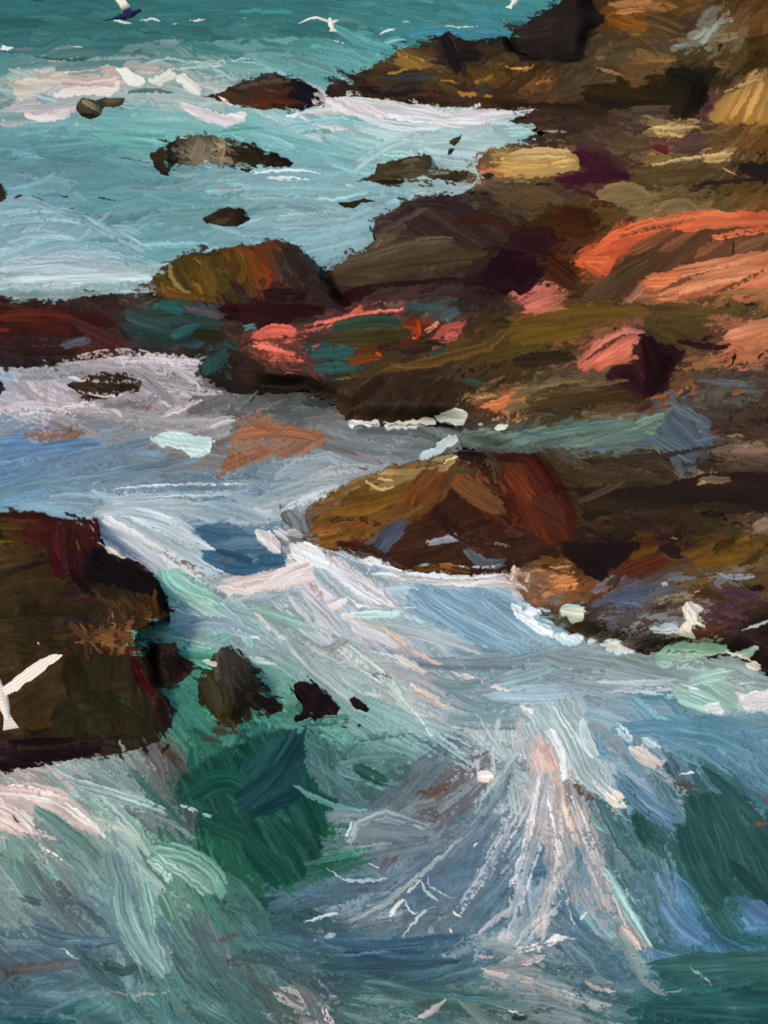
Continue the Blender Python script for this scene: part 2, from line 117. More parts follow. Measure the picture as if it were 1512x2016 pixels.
# layer, dryness 0-9, thickness 0-9, width, colour, second colour or -, points
STROKES = """
F 4 4 4.7 e8e4dc - 221,39 240,44 266,49
F 4 4 4.7 e8e4dc 9aa8a8 275,42 300,38 321,41
F 5 2 2.9 dfe0da - 338,46 352,45
F 4 2 2.9 e0dcd0 - 370,40 406,41
F 6 2 2.9 b0b8b4 - 445,35 495,38
F 1 4 10.0 ece6df - 2,97 20,93
w 4 1 6 7f7876 5c7a78 25,97 70,98
F 4 3 3.8 e8e2da - 130,91 167,93
w 5 1 5 356260 - 60,110 150,118 220,108
w 5 1 10 7d9490 b4b0a4 170,118 260,110 300,118
F 5 2 50.0 a9b0a0 8fa79d 20,150 60,168 40,200
F 3 3 37.5 c9b8ac b0b0a4 35,200 90,160 130,150
F 2 4 27.5 d9bfb3 c8b4a8 90,155 170,165 215,160 233,155
F 6 3 12.5 b5c0b8 - 300,140 370,130 500,115
F 6 3 20.0 b0bdb6 8fb0ac 380,160 430,155 500,145
F 4 2 25.0 8fa5a0 - 0,175 40,190 30,205
F 5 3 5.7 b8aaa8 - 230,170 260,178 300,178
F 3 4 17.5 e3cfcc c8b8b8 50,225 80,232 130,222
F 4 3 5.7 e0d8d4 - 0,240 12,236
F 2 5 25.0 e4d6d3 d0c4c4 355,205 390,222 440,238 485,225
w 5 2 18 8fa8ae - 75,190 110,200
w 5 1 10 5d7c7c 4c6868 250,182 290,178 340,182
w 3 2 16 68aea6 - 180,265 240,280 300,285
w 4 2 18 74b4b0 - 200,262 330,262
w 4 2 14 66b0aa - 430,262 520,255
w 7 0 5 7d6a68 - 150,420 250,425 330,400
w 7 0 6 8a8580 - 330,465 390,455 420,440
w 7 0 5 8a8088 - 0,345 60,335
w 8 0 6 8a6f70 - 420,370 490,370
w 7 0 5 7a7478 - 240,365 330,372 420,362
w 4 2 22 8fb0bc - 0,395 60,400 130,430
w 5 2 30 8fb0b8 a0bcc4 0,440 80,430 170,440
w 5 2 24 9ab8bf 86a8b0 170,430 220,460 300,500
w 5 2 20 a0bcc4 - 0,480 60,462 150,470
w 5 2 18 7a9fa8 - 180,480 240,500 300,520
w 2 3 5 2c2418 - 28,388 45,384
w 6 1 4 6a6a5c - 58,385 92,396
w 3 2 4 2c2418 - 120,385 133,390
w 6 2 4 2c2418 - 190,389 235,396
w 2 2 4 2c2418 - 138,412 145,411
w 7 1 5 4a4030 - 240,312 300,320
r 2 3 22 857d6c 6a6658 395,275 390,295 382,318
r 2 3 20 7d7462 8a7c5c 422,272 436,290 430,308
r 1 3 12 b0a890 - 430,285 440,292
r 1 3 12 7a7058 8f856c 165,200 180,208 195,220
r 1 3 8 6d6148 - 205,200 245,197
r 1 2 10 211c14 - 155,228 195,232
r 2 3 7 6a6450 - 790,320 830,314
r 2 3 10 4a4530 - 760,340 840,335
r 2 3 7 7a7f74 4a4636 850,343 885,340
r 2 2 8 1e1b10 - 740,357 800,358
F 3 4 3.8 efe8dc - 745,68 765,60 780,57
F 5 2 1.9 d8dcd8 - 655,78 670,83 685,84
F 6 2 1.9 cfd8d4 - 600,38 612,40
F 5 2 2.9 e0dcd0 - 880,52 910,53 940,51
F 6 2 2.9 b0b4a8 - 790,44 812,43
w 6 1 8 56706a - 850,45 910,46
w 4 1 14 3f7fa0 3f8090 800,70 870,62 990,70
w 4 1 12 4585a0 - 930,62 1000,68
w 5 2 12 74b0b4 - 760,80 800,72
F 1 5 27.5 e6d9d8 d0c8cc 637,198 680,205 720,215 760,235
F 2 4 32.5 d9d3d1 c4ccc8 660,197 720,205 830,225 900,240 960,240
F 3 3 25.0 c3cdca - 700,225 780,245 870,250
F 2 4 20.0 e3d8da - 930,235 985,225 1012,218
F 3 4 15.0 d8cfd2 - 890,230 960,222 1000,222
F 4 4 5.7 e6e0e0 - 556,222 575,228 590,220
F 6 2 3.8 c9c0be - 504,222 560,219
F 4 3 10.0 d8d0d0 - 590,222 650,218 700,225
w 6 2 30 a9c6c4 - 700,330 790,280 900,270
w 6 2 8 c9cfd0 - 520,350 620,355
w 6 2 8 c0ccd0 - 504,340 580,336 640,345
w 6 2 40 9ab9bb - 540,440 700,430
w 5 1 10 7fb6ba - 560,300 680,300
w 6 1 8 6a8a8c - 590,262 660,258
w 4 2 14 88b8bc - 560,250 640,240 700,240
r 4 3 6 a5793c - 760,147 790,140 830,130
r 5 3 7 8f6a38 - 800,140 840,120
r 4 3 4 b08a50 - 820,112 838,118
r 6 3 5 9a7038 - 860,160 910,165
r 6 3 10 a07438 8a6030 930,165 980,145
r 6 3 10 8f6528 - 900,185 970,190
r 4 3 5 c08a4a - 990,130 1008,133
r 4 2 12 1f1a1c - 700,172 760,185 830,180
r 2 2 14 34383a - 770,155 850,150
r 2 3 22 1c191b - 872,66 888,105 902,148
r 2 3 22 1e1b1d - 905,112 950,112
r 2 2 14 33322a - 960,165 940,195
r 1 3 26 161521 1c1c30 588,170 602,185 610,200
r 3 2 10 542a1c - 510,205 560,200 600,205
r 5 1 8 5c5046 - 470,175 520,162 580,162
a 5 3 18 d08a68 - 945,325 960,334
a 6 2 12 c09078 - 938,355 958,366
r 2 2 10 26231f - 950,345 972,347
a 5 2 8 262019 - 920,378 970,385
r 4 3 12 b08a52 - 975,335 1008,335
r 5 3 16 b5845a a06a3c 1200,8 1290,5
r 5 3 12 a87a4c - 1210,25 1280,22
r 3 3 18 8a551f - 1200,40 1250,55
r 3 3 26 5a452a 6a5534 1270,35 1310,45 1345,62
r 2 2 8 6d3f1a - 1320,75 1358,72
r 2 3 40 231e1d - 1080,15 1140,15
r 2 3 40 2d2724 - 1030,60 1090,50
r 2 3 18 1d1a1c - 1100,115 1150,110
r 3 4 8 a3b0a8 - 1365,80 1390,55
r 4 4 12 8fa09a b0bcb0 1380,85 1410,45
r 4 3 12 7f8b80 - 1330,92 1380,90
r 5 3 12 93a09a - 1410,45 1450,40
r 5 2 18 8b8466 - 1400,75 1460,70
r 5 2 8 6f6c5c - 1160,76 1195,70
r 5 3 12 a07a52 7a5c3c 1280,118 1330,118
r 6 3 8 a98258 - 1180,135 1230,150
r 6 3 18 a87442 - 1060,160 1095,150
r 4 3 5 c4925a - 1008,135 1040,135
r 4 2 14 7d6038 - 1400,125 1440,128
r 2 3 40 201c16 - 1325,150 1365,170 1350,220
r 3 2 14 2a2412 - 1210,150 1240,170
r 3 2 26 33290f - 1150,175 1220,180 1300,190
r 4 2 22 54463a - 1240,220 1320,215
r 4 2 12 2a2019 - 1020,205 1100,210 1160,212
F 5 3 5.7 d0c8cc - 1008,220 1060,212
a 4 2 26 9fc4c2 8ab0b4 1000,258 1056,256
r 6 1 6 9aa0a4 - 1060,262 1120,258
r 2 4 14 c79f60 a8804a 1480,162 1440,235
r 2 4 14 b88f52 cfa868 1502,165 1465,240
r 2 4 12 bd9458 - 1455,175 1420,235
r 2 4 12 c09a5c a8844c 1520,180 1490,240
r 4 5 5 dcc08a - 1425,182 1475,162 1512,160
r 3 3 14 5a303a - 1385,217 1405,210
r 2 4 6 dfc58c - 1285,252 1375,250
r 4 4 8 c8a86a - 1290,262 1350,268
r 3 2 14 5a2128 - 1285,290 1320,300
r 4 2 14 604438 - 1330,300 1400,285
r 2 5 10 ddc08a c8a468 1008,302 1060,296 1130,300
r 2 3 16 b8955a - 990,325 1080,322
r 2 4 14 c9a86a - 1085,325 1132,318
r 2 4 8 dcc08a - 1012,312 1060,310 1120,308
r 2 3 26 3d1a2a - 1140,300 1170,325 1190,342
r 2 3 20 40192a - 1100,355 1180,348 1240,345
r 3 5 7 e0c48c - 1280,328 1340,315 1450,300
r 5 4 14 b59a66 - 1380,315 1450,312
r 3 3 18 56452c - 1290,347 1350,342 1420,335
r 3 4 4 dcc08c - 1425,330 1447,345
r 2 3 26 231d20 - 1460,330 1520,340
r 4 2 8 241e1e - 1370,365 1460,355 1512,350
r 2 3 28 8d7852 - 1185,388 1230,372 1272,384
r 2 3 26 8a7550 - 1300,415 1340,402 1368,414
r 4 3 14 7d6c48 - 1300,380 1360,365
r 4 3 14 4a2814 - 1165,402 1215,406
r 2 3 40 43230f - 1095,435 1155,430
r 4 2 20 2a1420 33191a 1020,480 1080,470
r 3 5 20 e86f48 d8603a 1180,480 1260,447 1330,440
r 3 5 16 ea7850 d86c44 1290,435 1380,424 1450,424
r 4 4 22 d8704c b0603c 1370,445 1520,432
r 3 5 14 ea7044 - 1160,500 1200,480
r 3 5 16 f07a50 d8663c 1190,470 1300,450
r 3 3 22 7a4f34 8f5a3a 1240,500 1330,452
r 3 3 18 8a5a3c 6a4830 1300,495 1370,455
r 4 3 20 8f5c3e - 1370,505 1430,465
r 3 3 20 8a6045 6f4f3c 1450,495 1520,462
r 4 3 14 e07a52 - 1400,470 1512,450
r 1 2 3 2f1f18 - 1445,498 1446,475
r 3 4 14 e8744a - 1130,515 1180,510 1210,515
r 3 4 14 de6c40 - 1150,520 1190,545
r 3 3 30 4f3c28 5c4a36 1150,588 1210,555 1280,512
r 2 3 40 3a1f12 4a2c18 1080,520 1130,560
r 2 3 30 220c16 - 990,500 1030,560
r 2 4 26 d88a64 c87a54 1320,540 1420,522 1512,502
r 3 5 30 e2845a d88050 1270,555 1340,548
r 2 4 22 d9875f e09a74 1300,580 1420,542 1512,532
r 4 3 16 a87860 - 1230,600 1270,562
r 3 5 12 dd9a74 c8784c 1330,582 1400,560 1480,545
r 5 3 12 8a6a40 - 1420,580 1512,570
r 3 4 28 d0746a b8685a 1030,602 1062,592 1100,580
r 3 5 8 d87a6a - 1030,616 1075,610
r 6 3 5 b05f34 - 1030,630 1090,635
r 1 3 10 2f1c16 - 1214,600 1219,615
r 2 3 5 2b1a1a - 1465,600 1490,597
r 3 3 30 6a5024 5c4824 1020,640 1150,620 1280,615
r 3 3 30 6f5720 - 1010,670 1080,658 1150,650
r 3 3 30 554428 - 1280,610 1400,615
r 2 4 30 c87f5c d89070 1440,662 1520,636
r 3 4 10 c87a58 - 1430,674 1512,677
r 3 3 12 2c171c - 1330,670 1400,683 1440,680
r 3 4 20 c07654 - 1460,702 1495,702
r 2 3 6 24151a - 1441,720 1447,695
r 2 3 6 24151a - 1495,705 1505,693
r 3 4 24 d27868 b86858 1140,720 1200,672 1235,652
r 3 5 20 e08474 c87060 1180,710 1260,662
r 2 5 10 e8908a - 1230,650 1270,654
r 3 4 12 de8272 - 1160,690 1220,655
r 4 4 8 c47460 - 1200,715 1260,702
r 2 3 40 2b141a - 1275,670 1292,735 1272,772
r 3 3 16 2c161b - 1205,727 1270,725
r 3 3 12 2f171c - 1300,692 1340,697
r 5 3 8 a5754a - 1340,730 1400,725
r 5 3 12 8a6440 - 1340,710 1400,705
r 4 4 8 b8764a - 1280,785 1315,775
r 4 3 10 6f6048 - 1150,762 1240,747
r 3 4 16 d2805a c07048 950,802 1000,787 1040,772
r 3 4 16 746448 - 1000,787 1080,757 1150,747
r 4 4 6 8f8062 - 1050,762 1120,755
r 3 2 30 30271c - 1010,712 1130,702
r 3 2 26 4a3a22 - 1040,800 1240,775
r 3 3 18 66857c 4f6e70 1010,865 1120,845 1250,830
r 3 3 14 6d8a7e - 1100,880 1250,840 1310,815
r 3 4 12 7d9f8e - 1250,832 1312,815
r 4 2 6 4d6a78 - 1010,850 1070,857
r 3 3 34 566675 4a5a68 1320,830 1380,890
r 3 3 26 52616e - 1290,862 1370,910
r 3 3 20 56646f - 1330,800 1400,840
r 5 3 12 5d7488 - 1370,870 1420,860
r 4 2 5 4a6a98 - 1160,890 1200,875
r 4 2 5 40609a - 1250,880 1290,865
r 4 2 4 7a3038 - 1395,855 1420,845
r 4 3 12 6f8f90 - 985,882 1040,870
r 5 3 12 5a6470 - 1380,750 1480,760
r 5 3 8 b07050 - 1440,775 1470,770
r 3 2 14 3a2f22 - 1080,930 1200,945 1300,935
r 3 2 12 2a221c - 1100,960 1250,967 1400,932
r 4 2 10 3a3026 - 1150,905 1300,897 1440,870
r 3 2 14 54463a - 1140,990 1230,950
r 3 2 22 241c19 - 1300,990 1420,980 1512,1000
r 3 2 16 2a201c - 1250,1020 1290,1040
r 3 3 16 8a7560 - 1380,945 1440,945
r 3 4 10 a8917a - 1376,955 1390,945
r 3 4 24 7d6a5c 6a584c 1440,887 1520,880
r 3 3 40 2f2524 - 560,480 630,560 680,605
r 3 3 20 33403f 2f2a28 590,492 650,550
r 2 4 8 8a3c1a 6a3016 516,520 530,545 522,572
r 2 4 14 5f4a1c 3f3a1c 470,495 480,530 470,560
r 2 4 14 54441c 8a5020 400,505 405,545 420,575
r 2 4 16 4a401c 3a3a20 350,515 360,550 380,575
r 2 4 8 8a7a4c - 330,520 345,560 370,575
r 3 4 12 75501f 5a4020 320,560 340,580 380,582
r 4 3 14 8a7f86 - 295,565 310,555
r 2 3 20 210c14 - 650,572 690,602
r 2 3 24 241319 - 520,580 600,582
a 3 3 20 54483a 6a5c4a 640,545 760,492 900,470
r 3 3 24 4a3e2c - 680,540 800,520 960,500
r 3 2 12 2a1719 - 720,565 850,555 960,550
a 5 3 14 4a4040 - 735,462 800,430 860,400
a 5 3 12 43383a - 740,440 790,410 830,395
r 3 3 24 33282a - 820,400 900,410 960,440
r 3 3 20 3a2018 44281c 900,440 960,430 1010,450
r 2 3 40 220f16 - 960,545 1008,505
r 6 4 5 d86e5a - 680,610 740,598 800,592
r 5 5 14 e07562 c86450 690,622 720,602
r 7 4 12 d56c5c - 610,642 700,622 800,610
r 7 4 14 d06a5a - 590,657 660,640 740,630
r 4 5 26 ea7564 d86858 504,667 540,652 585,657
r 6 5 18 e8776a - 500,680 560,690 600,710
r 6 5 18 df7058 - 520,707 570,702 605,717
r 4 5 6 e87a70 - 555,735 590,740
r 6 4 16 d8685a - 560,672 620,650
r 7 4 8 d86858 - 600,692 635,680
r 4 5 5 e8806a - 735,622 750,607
r 3 3 16 3f5f60 - 800,602 880,606
r 2 3 26 2f4a40 2f3f34 660,645 740,632 800,642
r 3 3 26 3f3c22 - 640,668 760,662 810,652
r 3 3 22 2f585a 24484a 610,702 690,690
r 3 3 20 2e5454 3a6462 620,727 700,725
r 2 3 18 6a3818 8a4018 690,712 745,702
r 1 5 6 c8441c - 742,697 748,702
r 4 3 5 6a5a28 - 660,747 700,742
r 3 6 8 d0431c a83818 822,632 827,652 818,670
r 4 5 8 e87060 - 815,670 822,665
r 3 4 14 c8655a a85048 860,662 890,642 915,642
r 6 4 12 d87060 - 870,667 915,657
r 2 3 12 2c463f - 845,695 875,690
r 3 3 12 2f4a3c - 910,750 955,757
r 4 3 20 5c461f 6a5228 750,732 850,712 960,682 1008,642
r 6 3 14 7a5a38 - 770,717 850,722
r 3 3 30 2c211a - 700,790 760,742
r 3 3 22 1f1b19 - 520,767 640,765
r 3 3 24 1f1a17 - 504,752 600,747
w 4 2 12 4f5554 - 570,800 640,792 690,752
w 4 2 14 5a605f 3a403f 530,812 620,815 680,782
w 3 2 18 3a3e3d - 600,790 660,800
F 4 5 5.7 e8ece8 - 940,838 950,836
F 2 5 11.2 e0e8e8 - 975,844 996,838
w 3 2 18 5e6666 4a5252 700,852 820,852 880,882
w 4 2 20 7f888b - 640,870 760,890 830,890
w 3 3 18 a9adb0 94a0a6 600,952 700,942 760,917
w 4 3 20 bcbdbe a4b0b8 520,1000 620,977 700,952
F 5 3 4.7 c8c6c8 - 620,950 660,953 690,940
r 2 4 12 8f7a52 a89268 730,962 790,947 850,927
r 2 4 16 947f58 a8966c 750,932 850,927 890,907
r 3 5 5 c2ac80 - 720,945 745,962 780,957
r 3 5 4 d8c69a - 740,940 775,950
r 4 5 5 cdbf96 - 870,912 905,895
r 3 4 10 a89874 - 850,907 890,899
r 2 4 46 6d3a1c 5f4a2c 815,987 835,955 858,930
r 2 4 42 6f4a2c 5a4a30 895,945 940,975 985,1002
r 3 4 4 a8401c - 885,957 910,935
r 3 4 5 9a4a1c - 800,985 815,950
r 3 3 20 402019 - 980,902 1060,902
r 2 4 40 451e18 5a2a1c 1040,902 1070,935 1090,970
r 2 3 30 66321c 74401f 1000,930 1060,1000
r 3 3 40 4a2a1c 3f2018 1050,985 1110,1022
r 3 3 18 2c1a18 - 900,897 960,903
r 5 3 14 4a442e - 885,925 950,930
r 3 3 12 6a3a1c - 985,950 1000,975
r 3 3 24 7a5220 8a6028 680,1010 760,992
r 5 3 20 9a6636 - 620,1050 680,1042
a 4 3 26 5a5650 6a6e70 555,1000 580,1030 620,1050
r 4 3 10 50606a - 610,1000 606,1060
r 4 3 10 8a4a20 - 680,1038 740,1022
r 3 3 40 30201c - 860,1002 900,1042
r 3 3 34 46506a 3a4358 790,1035 760,1065 740,1095
r 4 3 16 4c566a - 750,1082 800,1042
r 3 4 14 8a98a8 66788c 840,1072 880,1062 905,1067
r 3 5 5 c8d0d0 - 890,1042 905,1062
r 3 4 22 5a6878 3c4656 920,1085 960,1110 1000,1102
r 5 4 5 8a8a92 - 970,1068 1012,1080
r 4 3 16 6f4f24 - 810,1122 870,1117 930,1125
r 5 3 8 8fb0b0 - 825,1115 850,1110
r 4 3 12 8a5a34 - 860,1112 900,1116
F 1 6 12.5 e8eeec - 718,1102 740,1105 748,1112
F 3 5 4.7 e0e6e4 - 762,1110 768,1118
F 1 6 22.5 f0dcd6 - 575,1092 620,1107 650,1117
F 1 6 15.0 ecd6d0 - 585,1085 600,1078 640,1102
F 2 4 32.5 d8cfd0 b8bcc4 640,1112 700,1152 765,1192
F 4 5 5.7 efe0da - 690,1130 730,1170 770,1193
w 4 3 30 a8b0ba 8698a8 620,1120 700,1190 760,1202
F 2 5 22.5 ecdcd6 - 508,1048 530,1062 550,1092
F 4 4 17.5 d8d8d4 - 540,1045 572,1062
w 3 2 26 3a5a80 - 504,1102 560,1105
w 2 2 24 33557c - 430,1090 500,1112
F 2 4 32.5 efd2c8 dcc4bc 440,1162 520,1142 590,1130
F 2 4 17.5 f0d4ca - 430,1157 500,1167
F 2 4 25.0 ecd0c6 - 530,1145 590,1120 620,1112
F 2 4 12.5 cfcabf - 735,1132 820,1137 940,1147
F 3 5 5.7 f0ece4 - 738,1130 790,1134
F 3 4 11.2 d8d4cc - 800,1147 950,1150 1008,1152
F 3 4 17.5 c8beb8 - 930,1150 1000,1148 1040,1165
F 2 3 22.5 d8c4c0 - 640,1200 680,1182
F 4 5 3.8 e8dcd6 - 670,1165 705,1195 760,1198 830,1196
F 3 3 17.5 c8c4b8 - 670,1215 740,1235 800,1265
F 2 4 10.0 f0dccc - 665,1212 702,1212
w 3 3 24 c8c4c8 a4acb8 600,1170 640,1212 680,1255
F 3 3 12.5 dcb8a0 - 760,1240 800,1275
F 4 3 10.0 dcb8a0 - 815,1283 845,1300 870,1307
w 4 3 14 c4b0a4 - 780,1290 840,1327
F 6 3 10.0 d0beac - 885,1325 940,1340 1010,1367
F 5 4 17.5 d8c0ac - 800,1345 850,1375 900,1397
w 4 3 24 86b4a0 - 504,1200 600,1235
w 4 3 20 a3c4ba - 700,1210 790,1207
w 5 3 16 b5c9c0 - 680,1270 760,1340 860,1460
w 4 3 26 a3b5b0 - 560,1260 640,1340 720,1392
w 4 3 10 dcdccc - 500,1208 530,1235 565,1265
w 5 3 8 c0d0b8 - 720,1340 780,1377
w 5 1 16 8d8a86 - 640,1280 690,1257
w 6 1 14 847d80 - 720,1320 780,1347
w 3 3 50 7d98b8 8aa0b8 830,1170 900,1220 1000,1270
w 4 3 30 8aa2bf - 950,1180 1050,1262
w 4 3 24 a2adb2 - 760,1230 900,1270 960,1292
w 4 2 14 8c9aa4 - 900,1297 1010,1292
w 4 2 14 6fa09a - 880,1367 950,1342
w 4 3 26 7f959f - 850,1340 920,1352 1000,1322
w 3 3 30 d0d2d4 a4b0bc 200,1040 270,1080 330,1130
w 4 3 34 c9cfd3 a0aeb8 230,1000 330,1040 420,1092
w 4 3 30 c3cdd2 a0b4bc 190,1010 290,1012 390,1060
F 1 5 10.0 f0ece0 - 200,1060 230,1090 250,1096
F 4 4 5.7 e3e6ea - 205,1077 240,1110
w 4 3 20 d2d4da - 250,1095 290,1120 330,1152
w 3 3 44 7dbca8 9accb8 320,1132 350,1170 420,1192
F 5 4 5.7 e6e0d4 - 333,1197 370,1207 420,1216
w 4 3 30 a8c8bc - 370,1180 450,1230 504,1252
w 4 2 26 8d9cb6 - 370,1232 430,1227 500,1252
w 3 3 24 4fa58c - 280,1260 350,1290 450,1302
w 4 3 16 86c0ac - 280,1240 340,1260 420,1277
F 3 4 10.0 e0ece4 - 275,1265 295,1277
w 4 3 12 c4d4cc - 440,1290 500,1300 540,1310
w 2 3 22 41648a - 390,1042 450,1057
w 2 3 30 3a5c84 - 400,1092 460,1117 504,1122
w 6 1 10 8d7a6a - 355,1107 400,1122
w 6 1 10 5d6468 - 420,1102 470,1107
F 2 5 11.2 e9f0e8 - 402,1303 427,1310
r 3 3 14 3a1719 - 0,1015 80,1018 140,1030
r 3 3 18 3e1519 - 40,1047 90,1060 110,1055
r 3 3 14 54421f - -10,1035 50,1040
r 4 3 5 6f6a20 - -5,1069 28,1065
r 4 3 5 6a5a1c - 150,1062 155,1085
r 3 3 24 421d1e - 115,1052 125,1110
r 3 4 14 45131a - 191,1022 192,1066
r 2 3 20 3a1a18 - 165,1042 170,1080
r 3 3 20 3a1219 - 105,1092 120,1140
r 2 3 30 171213 - 180,1092 250,1122 300,1152
r 2 3 24 4a3a22 - 0,1112 70,1092
r 2 3 40 3c301c - 0,1172 60,1152 120,1152
r 3 2 10 221b17 - 0,1140 50,1117 100,1107
r 3 3 10 5a3f14 - 305,1162 310,1212
r 2 3 12 120f12 - 310,1150 331,1202
r 4 3 8 5a2f28 - 150,1177 180,1170
r 2 2 24 2c2717 - 0,1212 100,1202 200,1202
r 5 3 20 6a4a2c - 180,1247 260,1250
r 5 3 22 7a5634 - 195,1257 235,1267
r 6 3 8 7a5634 - 150,1268 172,1262
r 2 3 26 3a2d1c - 0,1312 100,1302
r 2 3 40 3e301c - 30,1392 110,1332
r 2 2 50 282216 - 142,1302 160,1392
r 3 2 40 2c2318 - 230,1302 230,1392
r 3 2 50 272619 - 100,1422 200,1382 280,1422
r 2 3 24 330f14 - 262,1302 290,1362
r 2 3 14 380d14 - 285,1340 302,1375
r 2 2 24 1c1116 - 0,1482 100,1487 200,1472
r 2 2 14 17110f - 20,1462 140,1457
r 3 3 16 4a3718 - 60,1432 100,1427
r 1 5 3 e8e4d8 - 74,1266 76,1267
r 2 3 30 201819 - 305,1277 330,1302 370,1322
r 3 3 24 3d3939 2a2424 440,1292 450,1352
r 3 3 20 3a3634 - 465,1292 490,1352
r 3 3 30 35352a - 410,1342 430,1402
r 3 3 16 2a241a - 460,1402 475,1427
r 2 3 20 221819 - 500,1372 545,1397
r 1 3 40 211617 - 590,1352 650,1407
w 5 1 14 3d4a34 - 320,1352 362,1350
w 5 1 12 4a5a40 - 400,1452 440,1462
w 6 1 22 4a4a34 - 420,1438 480,1440
w 3 2 8 3f221e - 318,1484 332,1466
w 3 2 6 1f5a40 - 670,1430 682,1435
w 3 2 6 3a2a22 - 703,1428 714,1434
w 5 2 5 3a2a24 - 600,1432 622,1447
w 5 2 20 3f7a60 - 600,1425 700,1415
w 2 2 50 1d5546 - 385,1562 450,1540 500,1582
w 2 2 50 1d464a 24565c 470,1582 540,1522 590,1442
w 2 2 30 19464a - 500,1602 590,1562
w 2 2 50 1e5646 255c4e 540,1622 590,1682
w 2 2 30 1c5444 - 600,1542 640,1642
w 2 2 50 1c5444 - 490,1662 560,1742
w 2 2 40 225a4a - 400,1610 480,1650
w 3 3 12 3a7a64 - 600,1702 690,1682 740,1665
w 3 5 8 5aa084 - 690,1652 700,1682 722,1670
w 3 2 26 2a6450 - 700,1512 760,1542
w 4 3 8 b8c8d0 - 682,1650 690,1630 700,1615
w 3 2 10 5a8a88 - 580,1545 640,1580 720,1595
F 4 4 27.5 d9bab0 e4c8bc -20,1557 60,1562 140,1582
F 4 4 32.5 d8b8ae - -20,1582 30,1602 70,1642
F 4 4 17.5 d4bcae - 100,1577 150,1602 215,1657
F 5 3 12.5 c4aaa2 - 0,1632 60,1652
F 6 3 10.0 c8b0a2 - 80,1667 130,1702
w 5 2 14 a8968c - 0,1522 120,1542
w 4 3 18 92b8a8 - 170,1542 250,1612 300,1682
w 4 3 10 b5c8b0 - 230,1612 300,1692
w 5 3 24 8aa59f - 150,1542 250,1572 330,1602
w 6 3 8 b8ccc8 - 350,1582 390,1602 430,1607
w 4 3 16 a8c0b4 - 290,1692 340,1742
w 4 3 40 5d9a80 7aac94 310,1672 400,1702 440,1762
w 4 3 26 6c9488 - 70,1592 150,1652 200,1702
w 3 1 5 4a5a58 - 25,1608 42,1622
w 3 3 40 789a98 - 220,1682 240,1752
w 3 3 40 6f9892 86a8a4 240,1742 260,1832 320,1922
w 4 3 26 7aa898 - 280,1742 300,1832
w 4 3 30 5c9a78 - 320,1762 345,1820
w 4 3 36 70988c - 30,1702 80,1782
w 6 1 16 5c6464 - 115,1735 150,1792
w 5 1 14 566060 - 40,1767 90,1782
w 4 2 24 536880 - 60,1822 150,1852 230,1852
w 4 3 10 60748e - 120,1857 200,1857
w 5 1 16 5c5048 - 10,1925 40,1905
w 4 2 20 35524a - 200,1892 240,1912 270,1902
w 4 2 26 52657f - 20,1972 120,1982
w 4 3 8 7a8aa8 - 90,1992 150,1967
F 4 4 2.9 a8ccc4 - 118,1865 160,1893
F 5 4 3.8 a89f94 - 200,1947 260,1961 320,1956 352,1945
w 3 2 14 2c6664 - 0,2008 150,2012
w 4 1 5 35585a - 330,1972 352,2016
w 3 2 4 2f4f4e - 405,1927 440,1967
w 5 3 10 8a8878 - 352,1997 370,1985
w 5 1 16 5d5a60 - 430,1852 470,1842
w 5 1 14 57504c - 440,1897 490,1892
w 6 3 30 848f9a 98a2aa 690,1652 705,1622 760,1602 850,1632
w 6 3 20 8a959f - 700,1672 775,1660
w 6 1 20 71523d - 820,1567 890,1552
w 5 1 16 6a5a52 - 845,1600 872,1612
F 5 4 10.0 a4b0b0 - 690,1817 760,1782 840,1712 1000,1582
F 4 4 5.7 bcc8c4 - 600,1817 670,1797
w 4 3 12 96a4a8 - 690,1812 740,1787 820,1732
F 5 5 10.0 e8dccc - 768,1812 776,1790 800,1770
F 4 4 4.7 c4ccc4 - 800,1762 820,1742 835,1720
F 5 4 5.7 b8c4bc - 825,1735 845,1765 870,1777
F 4 4 4.7 b5c4c0 - 845,1725 840,1740 860,1757 895,1772
F 5 4 3.8 b0bcb8 - 800,1772 810,1795 830,1802
F 4 4 5.7 b8c0b8 - 790,1852 830,1802 865,1782
F 7 4 22.5 a8b4ac - 840,1842 865,1822 872,1792
F 3 5 4.7 e8d8c0 - 890,1795 907,1808
F 3 5 4.7 e8d8c0 - 886,1826 888,1840
F 4 4 11.2 a0b4b0 - 640,1846 662,1838
F 5 4 4.7 aebcb8 - 900,1662 962,1622
w 5 3 40 76849a - 1000,1522 960,1602 880,1682
F 3 6 17.5 e8c8bc - 945,1532 966,1522
F 3 5 5.7 d8d8cc - 932,1668 946,1660
F 6 3 5.7 a8b0b4 - 650,1717 700,1736 770,1729
F 4 3 2.9 c8ccd0 - 725,1702 752,1713
w 4 3 6 5f7894 - 640,1882 740,1877 830,1852
w 3 2 22 42587a - 640,1852 760,1862 900,1842
w 3 2 26 3f546c - 630,1902 760,1902 900,1892
w 5 3 10 5d8a90 - 850,1932 950,1902 1000,1882
w 3 3 20 4c7876 - 720,1932 900,1962 1008,1962
F 4 4 12.5 b8aaa4 - 820,2006 850,1990 880,1970
F 6 3 15.0 c0a8a0 - 640,1970 645,2000 660,2018
F 6 3 5.7 b0aaa0 - 615,1980 627,2002
F 4 4 5.7 d0b0a8 - 935,1883 985,1886
F 6 3 17.5 bfa8a0 - 950,1907 1008,1922
F 6 3 10.0 b0a8b0 - 940,1842 1000,1792
w 2 7 36 a4b8b8 b0c4c0 1090,1402 1120,1452 1150,1522 1200,1572
w 2 6 26 b0c4c4 - 1150,1422 1150,1452 1175,1492
F 3 6 15.0 e0d4bc - 1190,1562 1215,1585 1240,1582
F 4 5 5.7 e4dcc8 - 1165,1532 1200,1574
